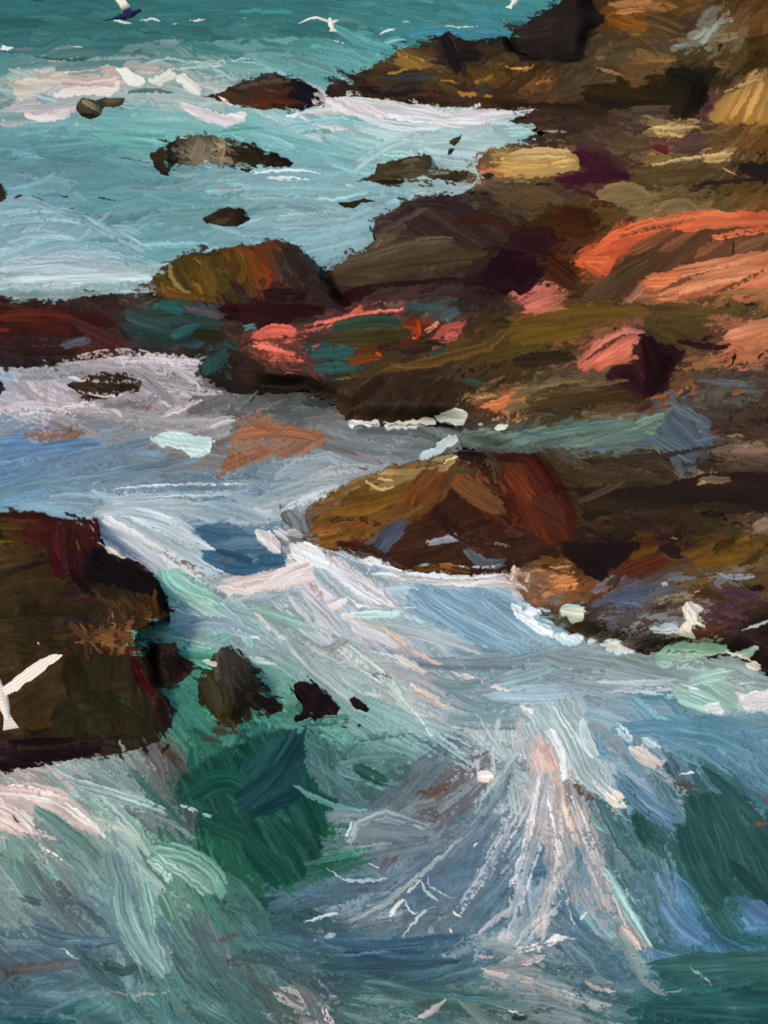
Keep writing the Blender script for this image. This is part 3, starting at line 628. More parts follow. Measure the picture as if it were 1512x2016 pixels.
F 5 4 32.5 dcb8a8 - 1055,1500 1085,1475
F 5 4 20.0 d8b09a - 1080,1502 1100,1562 1130,1642 1145,1672
F 5 3 10.0 b0a098 - 1140,1672 1190,1772 1230,1842
F 4 4 17.5 cbb4a0 - 1225,1827 1260,1872
w 3 3 22 a8bcb8 - 1010,1542 1020,1602
w 4 3 20 b8a8a0 - 1035,1552 1062,1602
w 6 3 30 a09a9a - 1050,1642 1100,1652
w 4 3 22 84b4ac a0c8bc 1190,1712 1230,1782 1280,1862
w 5 3 12 7ab0ac - 1160,1612 1192,1642
w 6 1 14 6a4c38 - 1130,1545 1170,1580
w 4 2 34 2c5e58 - 1250,1602 1280,1662
w 2 2 50 2e5a55 - 1365,1572 1400,1652 1430,1722
w 2 2 44 2c5953 - 1345,1632 1380,1722 1420,1782
w 3 2 50 30615a - 1420,1622 1450,1722
w 3 2 26 2b5651 - 1440,1702 1520,1782
w 4 2 40 6474b0 - 1310,1772 1350,1822 1390,1852
w 4 2 40 6070ac - 1475,1782 1520,1812
w 4 2 20 5570a4 - 1470,1832 1520,1832
w 4 2 40 6a80ac - 1220,1532 1280,1592 1340,1622
w 5 2 24 727fa6 - 1290,1722 1330,1792
w 3 2 30 4d608c - 1030,1722 1080,1712
w 5 3 20 a0adb0 - 1010,1862 1080,1762 1130,1692
w 5 3 14 a8b0b4 - 1040,1852 1110,1772
F 6 4 25.0 cbb4a8 - 1050,1832 1085,1802
F 4 5 15.0 e3c8b8 - 1080,1852 1112,1848
F 5 4 3.8 a8a8ac - 1090,1848 1142,1850
F 4 5 5.7 d8dcd4 - 1141,1812 1158,1795
w 4 2 16 525a94 - 1200,1882 1230,1897
w 2 2 40 34645f - 1290,1902 1520,1892
w 1 2 40 285654 - 1280,1982 1520,1992
w 3 2 20 2c6258 - 1480,1942 1520,1945
F 6 3 15.0 c8aca4 - 1010,1902 1080,1882
F 7 3 25.0 b8a298 - 1020,1932 1060,1942
F 6 3 10.0 b8a494 - 1145,1927 1170,1945 1212,1952
F 5 3 5.7 a8b4b0 - 1110,1952 1132,1962
F 4 3 5.7 7fa8a4 - 1355,1905 1380,1918 1400,1937
F 6 2 4.7 96a094 - 1300,1957 1360,1945
w 4 1 12 30403f - 1008,2007 1045,2000
F 5 4 2.9 c8b8a8 - 1000,1990 1035,2002
F 3 5 5.7 ece0d4 - 1345,1526 1372,1520
w 6 1 14 6a5040 - 1330,1542 1382,1547
w 6 1 12 8a5a40 - 1495,1572 1520,1577
w 6 1 12 80563f - 1485,1627 1515,1622
F 5 5 25.0 c0b0a4 - 1240,1472 1280,1502 1312,1500
w 5 4 20 a8bcc0 - 1215,1432 1250,1462
w 4 4 16 a9bcbe - 1270,1457 1297,1472
w 2 3 50 8fbcac - 1350,1372 1402,1392
w 4 3 24 8fb8ac - 1360,1342 1440,1322
a 3 4 24 8fbcac - 1300,1302 1325,1270
a 3 4 22 96c2b2 - 1350,1275 1430,1282
a 5 4 10 a8ccbc - 1440,1292 1490,1285
F 3 5 25.0 d8d0cc - 1470,1392 1520,1370
F 1 5 12.5 e8e4dc - 1395,1395 1422,1404
F 4 4 4.7 d8dcd8 - 1350,1350 1382,1359
F 4 4 5.7 e0dcd8 - 1450,1350 1492,1345
F 1 5 13.8 e0e4e0 - 1472,1310 1498,1320
F 5 4 5.7 c8e0dc - 1465,1242 1520,1222
w 4 3 12 b8c0c8 - 1180,1342 1270,1346 1340,1336
w 5 3 10 c4c4c8 - 1200,1362 1330,1356
w 3 2 10 5d7fa0 - 1260,1372 1312,1374
F 1 6 17.5 bfd8dc - 1010,1195 1030,1217 1060,1232
F 1 6 10.0 e8e8dc - 1035,1206 1062,1203
F 2 5 20.0 b0d0d8 - 1055,1237 1088,1247
F 1 7 17.5 b8dce0 - 1103,1207 1120,1200 1147,1203
F 1 6 12.5 f0ece0 - 1118,1216 1146,1210
F 1 6 20.0 a8d0dc - 1098,1252 1120,1263 1147,1258
F 1 6 11.2 d8e4e8 - 1158,1266 1170,1262
F 1 6 17.5 a8d0e4 - 1188,1271 1210,1268 1226,1281
F 4 5 6.7 e8e4e4 - 1220,1284 1252,1287
F 2 5 10.0 b8ccdc - 1303,1150 1315,1153
F 5 4 3.8 e8d8d0 - 1396,1185 1406,1174
r 4 3 16 4e5872 - 1170,1192 1230,1167 1300,1152
r 5 3 20 4c5a7a - 1230,1187 1270,1192
r 4 3 12 4c566c - 1210,1187 1290,1162
r 4 3 12 7a828c - 1310,1142 1370,1136
r 4 3 12 8a97a4 - 1415,1127 1450,1139 1490,1131
r 4 3 18 4c3448 - 1420,1162 1500,1177
r 6 3 14 6a5f60 - 1210,1272 1330,1237
r 4 3 16 2c2424 - 1230,1290 1360,1252
r 5 4 16 d8c0b4 - 1012,1152 1016,1110
r 6 4 14 c8b0a4 - 1042,1152 1046,1120
r 5 3 26 b87c50 - 1088,1152 1142,1146
r 2 3 40 201718 - 1110,1077 1180,1102 1240,1077
r 2 3 26 1d1516 - 1150,1112 1190,1137
r 3 3 30 54281c - 1230,1132 1310,1102
r 3 3 16 6a4818 - 1240,1097 1295,1077
r 2 3 24 231a1c - 1310,1082 1345,1092
r 4 3 26 70501c - 1370,1112 1480,1092
r 4 3 14 6a4a1c - 1060,1102 1100,1107
r 2 4 3 d07850 - 1320,1060 1335,1062
r 2 4 3 e0a880 - 1368,1167 1380,1164
r 3 4 22 8f7a70 - 1488,1038 1520,1025
r 3 3 26 52231c 5a2a20 0,627 70,622 150,632
r 3 3 8 7a2f26 - 0,650 20,648
r 3 3 20 4f231e - 60,642 140,652
r 3 3 26 542e2c 402424 150,637 250,682
r 4 3 30 33504f - 250,622 340,652
r 2 3 16 2c6365 - 320,602 365,617
r 2 3 18 33696a - 340,662 390,642
r 2 3 12 3f7a78 - 480,647 502,640
r 3 3 18 56545f - 370,607 440,622
r 2 3 24 2c2a18 - 385,657 440,667
r 3 3 10 331117 - 430,607 504,612
r 3 2 20 2c1f1f - 0,682 80,694 150,692
r 5 3 18 4a5260 - 120,682 180,667
r 3 3 30 2a4c4a - 400,732 450,692
r 2 3 36 2c211e - 470,737 502,742
F 7 3 22.5 c8bcc0 - 120,722 210,698 300,707
F 5 4 22.5 d9c8cc - 270,702 340,707 400,714
F 6 3 37.5 d0bfc4 - 50,752 110,790 190,802
F 6 3 30.0 cbbcc0 - -10,817 80,802 150,822
F 7 3 25.0 c4b4b8 - 100,817 200,802 240,832
w 3 3 24 8e8d8b 6e6e6c 280,747 310,772 345,805
F 2 4 10.0 c8c0cc - 285,767 310,787 337,802
F 4 3 20.0 b5adae - 330,722 370,742 392,762
F 3 5 5.7 eae8e0 - 236,707 241,715 243,722
w 4 2 16 8aa4b4 - 0,740 30,747
F 5 3 12.5 c4b4b4 - 320,822 380,795 402,790
w 6 1 18 92664c - 70,852 140,847
w 6 1 16 8a6a58 - 240,792 300,802
w 6 1 14 8f6850 - 40,860 90,850
F 1 7 25.0 d3e6e2 c0d8d4 305,868 350,863 390,872
F 1 7 17.5 d5e6e0 - 365,886 390,892 412,880
F 4 5 5.7 dcebe6 - 395,866 422,873
F 5 3 12.5 c8c0c0 - 400,842 470,827
w 3 3 26 6480a8 5674a0 0,902 100,882 200,872
w 3 3 24 5f7ea8 - 0,872 60,867
w 4 3 22 6e849c - 50,922 200,892 320,862
w 4 3 20 687e90 - 100,952 300,922 400,902
w 5 2 30 9a623e 8a5636 430,925 480,900 540,880
w 5 2 30 9a6240 - 460,860 560,852 640,870
w 5 2 20 a26a46 - 490,830 530,840 560,850
F 5 4 5.7 dfe2e0 - 230,962 350,957 504,952
w 4 3 14 a8b8c0 - 200,982 350,977 504,967
w 4 3 16 b4c0c6 - 230,1002 320,992 420,1000
w 3 3 22 c0d0d2 a8c0c8 0,532 120,522 250,537 300,552
w 3 3 24 c4d3d4 b0c4cc 0,552 150,547 290,547
w 4 3 16 aac2c8 - 0,520 100,512 250,517
w 5 2 14 8fa3a0 - 0,577 100,583 200,577
F 3 5 12 f2e6e2 - 60,228 100,234 132,224
F 3 5 14 f0e6e4 - 362,208 400,226 470,232
F 3 5 16 f2eae8 - 645,198 700,208 750,226
F 3 5 12 efe8e6 - 740,226 850,238 960,234
F 3 5 9 e8f0ee - 1060,1238 1100,1258 1150,1262
F 2 6 9 e8f2f0 - 1180,1270 1230,1284
F 3 5 7 eaf2f0 - 1395,1275 1450,1290 1500,1312
r 4 3 24 2b1a15 - 860,1010 900,1050 960,1075
r 4 3 18 2b1a15 - 660,1070 720,1080 760,1100
r 5 3 14 3a2416 - 640,1030 700,1020 760,1040
a 6 3 22 6a6a66 - 560,1010 590,1040 640,1070
F 6 3 14 b8c0c4 - 560,990 620,975 690,945
F 7 3 12 c8c0c4 - 130,742 200,752 290,748
F 6 3 9 d0c8cc - 150,770 215,778 270,764
w 6 2 26 7a787a - 40,740 110,735 180,725
w 6 2 22 8a8488 - 200,800 280,790 360,770
F 5 5 9 dfe6ea - 640,1080 720,1108 800,1126
F 4 5 9 e8ecec - 800,1128 900,1136 1000,1130
F 5 4 7 c8d4dc - 900,1112 950,1118 1000,1108
a 6 3 26 7d8a92 - 570,1000 590,1030 600,1060
F 6 3 20 c4ccd0 - 550,1010 600,985 680,955
a 6 3 18 6a5a48 - 600,1020 640,1000 680,990
w 6 3 34 b4b0b4 8a9cb0 1070,1500 990,1660 900,1800
w 6 3 34 bab4b4 96a4b0 1085,1510 1040,1700 980,1870
w 6 3 30 c8b8b0 a0a8b0 1095,1540 1090,1700 1060,1880
w 6 3 30 b8b0ac 86a0a8 1120,1560 1180,1720 1250,1870
w 6 3 22 a8bcb8 - 1020,1480 960,1560 900,1640
F 6 4 14 e0ccc4 - 1060,1520 1040,1640 1000,1760
F 6 4 12 e4d0c4 - 1080,1560 1100,1700 1130,1830
F 6 4 12 e0d4cc - 1010,1880 1060,1862 1120,1850
r 6 3 10 64442e - 1300,575 1360,548 1420,520
r 6 3 10 64442e - 1400,582 1460,556 1512,530
r 6 3 9 7a4c34 - 1220,470 1290,448 1350,440
r 6 4 9 f08a62 - 1250,455 1340,432 1440,428
r 6 4 9 f0a078 - 1340,545 1420,525 1500,510
r 6 3 8 5a3a2c - 1150,712 1195,680 1235,660
r 6 4 7 f09a88 - 1170,690 1210,662 1250,656
"""  # includes dark stone reflections and white gull reflections painted on the water
# layer, dryness, thickness, bristle angle, colour, second colour, outline
PATCHES = """
w 7 2 -30 a06c46 8a6048 412,947 445,890 455,850 490,815 530,813 562,840 622,843 655,868 600,897 520,907 440,943
w 7 1 -20 8a6048 6a5648 60,850 130,838 180,850 150,872 80,875 40,868
w 2 3 30 8fb5a4 86aca0 1325,1385 1340,1350 1358,1335 1420,1345 1455,1360 1450,1400 1420,1410 1380,1405
w 1 4 60 a5b8b8 90a8ae 1060,1395 1145,1365 1150,1400 1150,1440 1165,1460 1175,1500 1215,1500 1222,1540 1190,1545 1150,1520 1120,1470 1095,1430 1020,1455
F 1 4 40 dccfb4 c8b898 1165,1525 1200,1545 1235,1570 1242,1580 1210,1583 1185,1560
w 2 3 62 2c5650 305c54 1345,1570 1400,1560 1450,1580 1480,1650 1512,1700 1530,1780 1470,1740 1445,1700 1440,1760 1420,1800 1400,1790 1370,1740 1340,1660 1336,1625 1355,1615
w 4 3 60 2c5c54 3a6a64 1235,1590 1265,1595 1300,1650 1320,1700 1270,1680 1245,1640
w 4 2 62 1b4d40 27594e 340,1550 375,1515 430,1480 500,1440 600,1435 603,1510 640,1560 690,1585 640,1600 630,1650 645,1700 600,1720 590,1740 540,1735 505,1690 480,1650 440,1660 400,1640 430,1605 380,1600 345,1585
w 4 2 -55 1f4a50 24564f 480,1500 520,1460 600,1440 603,1500 590,1560 560,1595 500,1595 470,1560
w 5 2 -5 255452 2c5e5b 1260,1990 1330,1960 1530,1930 1530,2030 1240,2030
w 5 2 -5 34645f 35605f 1290,1905 1340,1880 1530,1865 1530,1940 1400,1950 1300,1935
w 5 4 32 d6d6d4 a4b4c0 195,1015 260,985 330,1005 385,1050 375,1070 440,1110 440,1135 380,1135 330,1130 290,1110 240,1080 205,1050
w 5 3 18 bcc8cc 8fa4b0 380,1000 420,990 545,1000 530,1030 450,1025 400,1040
w 3 2 -5 40607f 567088 385,1035 450,1030 520,1060 560,1085 575,1105 540,1125 490,1125 430,1110 395,1085 380,1060
F 4 4 -12 ecd0c4 d8c4c0 430,1155 500,1135 580,1115 640,1110 620,1145 550,1165 490,1175
w 4 4 48 a9b4c0 d4d0d2 640,1100 680,1110 740,1150 790,1195 700,1195 690,1215 650,1165 610,1140
w 4 3 48 b8b8bc a0aab4 615,1180 690,1180 690,1262 650,1240
w 4 4 30 7ab8a4 aad2c2 320,1130 350,1120 400,1145 450,1190 400,1200 340,1195 315,1165
w 4 3 32 86a0b6 728ea8 800,1160 930,1160 1010,1190 1060,1250 1000,1270 920,1270 850,1230 790,1200
w 7 2 5 7c8690 6c7882 680,1640 720,1595 800,1590 860,1620 850,1665 740,1670 700,1690
w 4 3 72 6f8f8e 8aa8a4 205,1700 230,1665 265,1690 290,1750 320,1830 345,1900 330,1925 290,1900 250,1850 225,1800 220,1750
w 4 3 35 5a8c78 98bcac 290,1690 330,1665 380,1680 440,1735 440,1760 400,1765 350,1735
F 4 4 28 dcbcb0 c4aca4 -20,1545 60,1550 130,1570 215,1655 205,1660 140,1620 80,1590 60,1600 75,1640 20,1650 -20,1640
r 1 3 20 3a1826 45202e 1130,298 1160,296 1190,318 1198,340 1248,345 1240,358 1180,362 1120,372 1100,368 1150,345 1150,325
r 1 2 5 43240f 4c2c14 1080,425 1110,405 1165,414 1172,445 1150,467 1095,472
r 1 3 -10 86724f 907c5a 1170,388 1190,366 1230,357 1265,369 1292,388 1250,402 1215,404 1185,398
r 2 3 -5 7f6a47 8a7450 1285,415 1310,395 1345,389 1372,408 1400,408 1430,415 1360,426
r 1 4 0 c4a468 a88650 1000,306 1040,290 1130,296 1142,312 1140,335 1085,345 1000,345
r 1 2 -35 52432b 5e4e34 1270,355 1300,335 1400,318 1450,318 1440,346 1380,358
r 2 5 -62 b8904f 8c6834 1395,245 1410,205 1435,182 1475,160 1530,156 1530,242
r 2 2 5 2b2415 221d16 1140,180 1210,165 1300,170 1325,135 1375,140 1400,165 1385,205 1370,228 1335,228 1300,215 1200,215 1150,205
r 1 3 -25 2a2421 221d1c 1008,98 1008,62 1075,22 1105,2 1150,-6 1178,24 1195,40 1150,70 1150,115 1060,120 1022,118
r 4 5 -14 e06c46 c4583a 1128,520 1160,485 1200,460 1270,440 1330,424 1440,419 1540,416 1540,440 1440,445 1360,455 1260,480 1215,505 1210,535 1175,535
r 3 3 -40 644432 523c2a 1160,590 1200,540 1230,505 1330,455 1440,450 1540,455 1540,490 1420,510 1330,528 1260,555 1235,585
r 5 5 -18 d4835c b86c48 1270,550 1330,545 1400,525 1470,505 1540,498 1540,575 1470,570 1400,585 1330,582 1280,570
r 1 2 10 200e15 2a141a 930,555 960,520 1000,500 1060,520 1075,545 1030,580 980,570
r 2 3 30 352826 44342e 760,430 800,400 850,388 960,420 1000,450 1000,480 930,490 860,470 800,450
r 3 3 -22 564a3a 463a2c 640,540 700,510 790,470 880,470 940,500 850,525 720,545
r 5 5 -38 d67c68 b45c4a 1135,727 1160,690 1200,655 1230,645 1270,652 1258,690 1245,712 1180,728
r 1 3 30 29141a 36201e 1262,660 1300,675 1352,690 1337,722 1310,762 1270,787 1238,770 1195,735 1250,715
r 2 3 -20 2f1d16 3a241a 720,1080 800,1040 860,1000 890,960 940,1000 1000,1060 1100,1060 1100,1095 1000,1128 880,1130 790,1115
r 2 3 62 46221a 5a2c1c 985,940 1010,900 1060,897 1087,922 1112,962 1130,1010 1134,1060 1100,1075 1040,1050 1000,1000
r 3 3 -12 5c4420 7a5426 600,1050 640,1000 700,960 800,940 830,960 800,990 760,1010 700,1050 640,1075
r 1 2 -10 3a2e1c 33281a -20,1130 50,1105 110,1110 120,1170 60,1200 -20,1215
r 2 2 80 28231a 2c2a1a 130,1300 300,1290 300,1440 100,1445 140,1380
r 1 2 -30 382b1a 40321e -20,1290 130,1290 135,1360 80,1430 -20,1450
r 2 3 35 151113 201819 180,1075 235,1092 310,1142 334,1188 330,1210 300,1175 230,1155 170,1150
r 5 3 -10 56696a 6f8a80 905,845 1000,850 1120,842 1250,822 1312,808 1312,832 1260,868 1180,892 1100,880 1020,890 905,882
r 5 3 55 54626e 4a5662 1290,850 1330,800 1350,790 1400,850 1410,880 1360,915 1320,880
r 2 2 20 1f1617 281c1c 1105,1075 1150,1068 1240,1065 1260,1075 1215,1110 1180,1142 1150,1130
r 2 2 -30 241a1b 2c2020 1380,1275 1440,1265 1512,1200 1540,1180 1540,1335 1480,1312
r 4 2 5 33271e 241b18 1130,950 1250,960 1400,935 1520,930 1520,1010 1400,1000 1250,1000 1150,1030
r 3 3 3 3a1d19 2f2226 -20,605 80,605 200,615 250,640 150,665 40,660 -20,665
r 3 3 -5 293b3c 324e4e 250,625 330,600 400,600 440,640 400,680 300,680
r 3 5 -20 cc7850 b4684a 946,800 975,783 1020,770 1044,778 1010,797 970,813
r 1 2 10 2a1418 38201e 430,605 520,590 640,600 640,620 560,635 480,640
A 1 8 10 e4ecec d0dcde 858,822 880,808 905,803 918,812 912,835 900,842 885,832 862,832
A 2 7 0 e6eeee ccd8da 682,828 700,826 720,830 748,826 752,836 730,842 700,838 690,846
A 2 7 -5 e8eeee d0dadc 756,833 800,830 850,824 862,832 830,842 790,848 765,846
A 2 8 -35 dde8e8 bcd0d4 820,902 845,885 868,870 895,858 905,868 890,880 870,890 850,898 830,905
A 1 8 10 cfe6e6 eef0e6 1100,1205 1115,1196 1150,1196 1145,1208 1148,1222 1125,1228 1115,1215
A 1 8 60 eeeee2 d8e0e0 1345,1188 1365,1185 1388,1198 1372,1208 1372,1225 1390,1233 1365,1232 1360,1242 1375,1258 1350,1254 1330,1245 1352,1222 1340,1205
A 1 7 -5 bcd0e4 d4dcec 1280,1238 1310,1226 1335,1230 1338,1246 1290,1246
A 1 8 30 cfe2e4 ecece0 1008,1190 1025,1198 1040,1210 1062,1200 1062,1210 1045,1215 1055,1235 1085,1245 1080,1254 1050,1244 1020,1218
A 1 7 5 aed4e0 d8e6ea 1095,1248 1130,1255 1150,1248 1145,1268 1115,1264
A 2 7 8 b0d4e4 e8e6e6 1185,1268 1210,1262 1225,1275 1255,1284 1220,1291 1190,1279
A 3 5 5 98c2b4 86b4a8 1290,1300 1300,1278 1330,1265 1350,1262 1430,1268 1430,1285 1380,1295 1340,1290 1325,1300 1318,1315 1290,1312
A 3 6 -30 c0dcd2 a8ccc2 1440,1285 1490,1270 1495,1280 1470,1298
A 2 8 25 f0ded8 dcd4d4 568,1072 600,1076 625,1090 652,1108 648,1121 620,1107 590,1100 575,1090
A 1 7 5 e8eeec d0dcdc 716,1098 740,1098 754,1112 730,1117
A 2 7 45 ecdcd6 d4d4d4 503,1045 530,1046 545,1075 557,1097 535,1087 513,1067
A 1 7 5 d6e8e3 bcd6d2 300,868 330,858 375,862 420,866 418,880 408,898 375,896 362,885 320,882
A 3 7 -8 f4e6da e4d0c2 105,186 130,172 215,172 237,153 230,180 215,193 170,188 120,193
A 2 7 35 f2eadc dcd8ca 228,134 250,138 292,160 275,171 245,166
A 2 7 -30 e8e2d2 d0d2c4 290,160 333,135 346,150 312,167
A 2 7 40 f4e8dc dcd4ca 335,140 365,147 397,180 395,190 365,180
A 4 5 5 d8c8b8 bcbcae 20,170 60,148 130,150 120,165 70,185 40,205
A 3 7 28 ecdedc d4cccc 638,194 670,193 720,204 764,225 750,237 700,224 655,213
A 2 7 15 ecdfdc d8cccc 352,204 400,214 440,224 492,221 482,239 440,246 400,237
A 3 6 0 e6d4d0 d0c4c4 50,222 100,226 140,218 130,236 90,240 60,236
A 1 8 0 ecd0c4 dcc0b4 938,1524 958,1516 974,1532 955,1542 941,1541
A 3 7 -20 dcd4d0 c4c0c0 1460,1368 1512,1358 1530,1397 1480,1397 1455,1386
A 4 6 35 c6b8ac b4aca8 1238,1468 1268,1470 1292,1495 1314,1500 1290,1512 1250,1492
A 3 6 -10 e4e2dc ccd2d2 1382,1390 1410,1388 1428,1404 1400,1408
A 3 5 70 dcb8a8 c8a898 1045,1480 1085,1470 1100,1500 1085,1530 1060,1520
"""  # rock patches also lay sunlit tops and shaded sides as colour
import bpy, math, random
import numpy as np
from mathutils import Vector, Matrix

STEP = 1.6                      # spacing of the surface lattice, in photograph pixels
X0, X1, Y0, Y1 = -330.0, 1850.0, -70.0, 2150.0
NX = int((X1 - X0) / STEP); NY = int((Y1 - Y0) / STEP)
CAM_H, FOCAL, PITCH = 12.0, 3515.0, math.radians(27.0)
rng = np.random.default_rng(7)
random.seed(7)
f32 = np.float32
ALB = np.array(ALB)
gx = (X0 + STEP * np.arange(NX)).astype(f32)
gy = (Y0 + STEP * np.arange(NY)).astype(f32)
PX, PY = np.meshgrid(gx, gy)    # shape NY, NX

# ---------------------------------------------------------------- scene, camera, light
scene = bpy.context.scene
COL = scene.collection
cam_data = bpy.data.cameras.new('camera')
cam = bpy.data.objects.new('camera', cam_data); COL.objects.link(cam)
cam.location = (0, 0, CAM_H)
cam.rotation_euler = (math.radians(90) - PITCH, 0, 0)
cam_data.sensor_fit = 'VERTICAL'
cam_data.angle_y = 2 * math.atan(1008.0 / FOCAL)
cam_data.clip_end = 5000
scene.camera = cam
SUN_DIR = Vector((-0.45, -0.50, 0.80)).normalized()     # towards the sun
sun_el = math.asin(SUN_DIR.z); sun_az = math.atan2(SUN_DIR.x, SUN_DIR.y)
sd = bpy.data.lights.new('sun', 'SUN'); sd.energy = SUN_E; sd.angle = math.radians(12); sd.color = (1.0, 0.95, 0.88)
so = bpy.data.objects.new('sun', sd); COL.objects.link(so)
so.rotation_euler = SUN_DIR.to_track_quat('Z', 'Y').to_euler()
world = bpy.data.worlds.new('World'); scene.world = world; world.use_nodes = True
nt = world.node_tree
sky = nt.nodes.new('ShaderNodeTexSky'); sky.sky_type = 'NISHITA'; sky.sun_disc = False
sky.sun_elevation = sun_el; sky.sun_rotation = sun_az
nt.links.new(sky.outputs[0], nt.nodes['Background'].inputs[0])
nt.nodes['Background'].inputs[1].default_value = SKY_E
vs = scene.view_settings
vs.view_transform = 'Standard'; vs.look = 'None'; vs.gamma = 1.0; vs.exposure = EXPO; vs.use_curve_mapping = False

# ---------------------------------------------------------------- numeric helpers
def hexrgb(h):
    return np.array([int(h[i:i + 2], 16) / 255.0 for i in (0, 2, 4)], f32)

def to_lin(c):
    c = np.clip(c, 0, 1)
    return np.where(c <= 0.04045, c / 12.92, ((c + 0.055) / 1.055) ** 2.4)

def bil(arr, u, v):
    """bilinear lookup, wrapping; u along axis 1, v along axis 0"""
    h, w = arr.shape
    u0 = np.floor(u).astype(np.int32); v0 = np.floor(v).astype(np.int32)
    fu = (u - u0).astype(f32); fv = (v - v0).astype(f32)
    fu = fu * fu * (3 - 2 * fu); fv = fv * fv * (3 - 2 * fv)
    a = arr[v0 % h, u0 % w]; b = arr[v0 % h, (u0 + 1) % w]
    c = arr[(v0 + 1) % h, u0 % w]; d = arr[(v0 + 1) % h, (u0 + 1) % w]
    return (a * (1 - fu) + b * fu) * (1 - fv) + (c * (1 - fu) + d * fu) * fv

def noise(scale, seed, sy=None, x=None, y=None):
    r = np.random.default_rng(seed).random((97, 89)).astype(f32)
    x = PX if x is None else x; y = PY if y is None else y
    return bil(r, (x + 1000) / scale, (y + 1000) / (sy or scale)) - 0.5

def fbm(scale, seed, octs=3, sy=None):
    out = 0; a = 1.0
    for k in range(octs):
        out = out + a * noise(scale / 2 ** k, seed + 31 * k, (sy / 2 ** k) if sy else None); a *= 0.5
    return out

def box_blur(a, r):
    r = max(1, int(r))
    for ax in (0, 1):
        for _ in range(2):
            p = np.pad(a, [(r + 1, r) if i == ax else (0, 0) for i in range(2)], mode='edge').cumsum(axis=ax, dtype=np.float64)
            n = a.shape[ax]
            hi = np.take(p, range(2 * r + 1, 2 * r + 1 + n), axis=ax); lo = np.take(p, range(0, n), axis=ax)
            a = ((hi - lo) / (2 * r + 1)).astype(f32)
    return a

WX = 5.0 * fbm(34, 11, 3) + 6.5 * noise(8, 15)
WY = 4.0 * fbm(30, 21, 3) + 5.0 * noise(7, 25)

def poly_mask(pts, warp=1.0):
    m = np.zeros(PX.shape, bool)
    x = PX + WX * warp; y = PY + WY * warp
    xs = [p[0] for p in pts]; ys = [p[1] for p in pts]
    j0 = max(0, int((min(ys) - 25 - Y0) / STEP)); j1 = min(NY, int((max(ys) + 25 - Y0) / STEP) + 1)
    i0 = max(0, int((min(xs) - 25 - X0) / STEP)); i1 = min(NX, int((max(xs) + 25 - X0) / STEP) + 1)
    if j1 <= j0 or i1 <= i0: return m
    x = x[j0:j1, i0:i1]; y = y[j0:j1, i0:i1]
    inside = np.zeros(x.shape, bool)
    n = len(pts)
    for k in range(n):
        (ax, ay), (bx, by) = pts[k], pts[(k + 1) % n]
        if ay == by: continue
        c = ((ay > y) != (by > y)) & (x < (bx - ax) * (y - ay) / (by - ay) + ax)
        inside ^= c
    m[j0:j1, i0:i1] = inside
    return m

def P(s):
    return [tuple(float(v) for v in t.split(',')) for t in s.split()]

# ---------------------------------------------------------------- colour and direction fields
def parse_rows(txt):
    pts, cols = [], []
    for ln in txt.strip().splitlines():
        t = ln.split(); y = float(t[0])
        for k in range(1, len(t), 2):
            pts.append((float(t[k]), y)); cols.append(hexrgb(t[k + 1]))
    return np.array(pts, f32), np.array(cols, f32)

def parse_ang(txt):
    v = np.array([float(a) for a in txt.split()], f32).reshape(-1, 3)
    a = np.radians(v[:, 2]) * 2
    return v[:, :2], np.stack([np.cos(a), np.sin(a)], 1).astype(f32)

def idw(q, pts, vals, power, sy=1.35, k=None):
    out = np.empty((len(q), vals.shape[1]), f32)
    for s in range(0, len(q), 20000):
        d = ((q[s:s + 20000, None, 0] - pts[None, :, 0]) ** 2 + (sy * (q[s:s + 20000, None, 1] - pts[None, :, 1])) ** 2)
        w = 1.0 / (d + 60.0) ** (power / 2)
        out[s:s + 20000] = (w @ vals) / w.sum(1, keepdims=True)
    return out

WP, WC = parse_rows(WATER); RP, RC = parse_rows(ROCK)
WAP, WAV = parse_ang(WANG); RAP, RAV = parse_ang(RANG)

def field_col(q, rock):
    q = np.array(q, f32)
    x = np.mod(q[:, 0] + 8, 3056); q[:, 0] = np.where(x > 1528, 3056 - x, x) - 8      # beyond the known strip the colours fold back
    y = np.mod(q[:, 1], 4020); q[:, 1] = np.where(y > 2010, 4020 - y, y)
    return idw(q, RP, RC, 6.5) if rock else idw(q, WP, WC, 5.0)

def field_ang(q, rock):
    v = idw(np.asarray(q, f32), RAP if rock else WAP, RAV if rock else WAV, 3.0)
    return np.arctan2(v[:, 1], v[:, 0]) / 2
# ---------------------------------------------------------------- the rocks: outline in the view, lay-back, names and labels
SHORE = P('1060,215 1000,240 1075,262 1040,285 960,296 938,325 950,360 900,383 830,388 780,405 735,440 745,470 690,505 640,535 690,600 600,596 480,598 440,640 440,700 440,755 520,768 600,768 660,800 690,835 910,838 905,880 1000,905 1080,960 1085,1095 1010,1125 1040,1190 1085,1225 1130,1250 1240,1280 1440,1290 1512,1330 1870,1345 1870,-90 1190,-90 1150,40 1060,120')
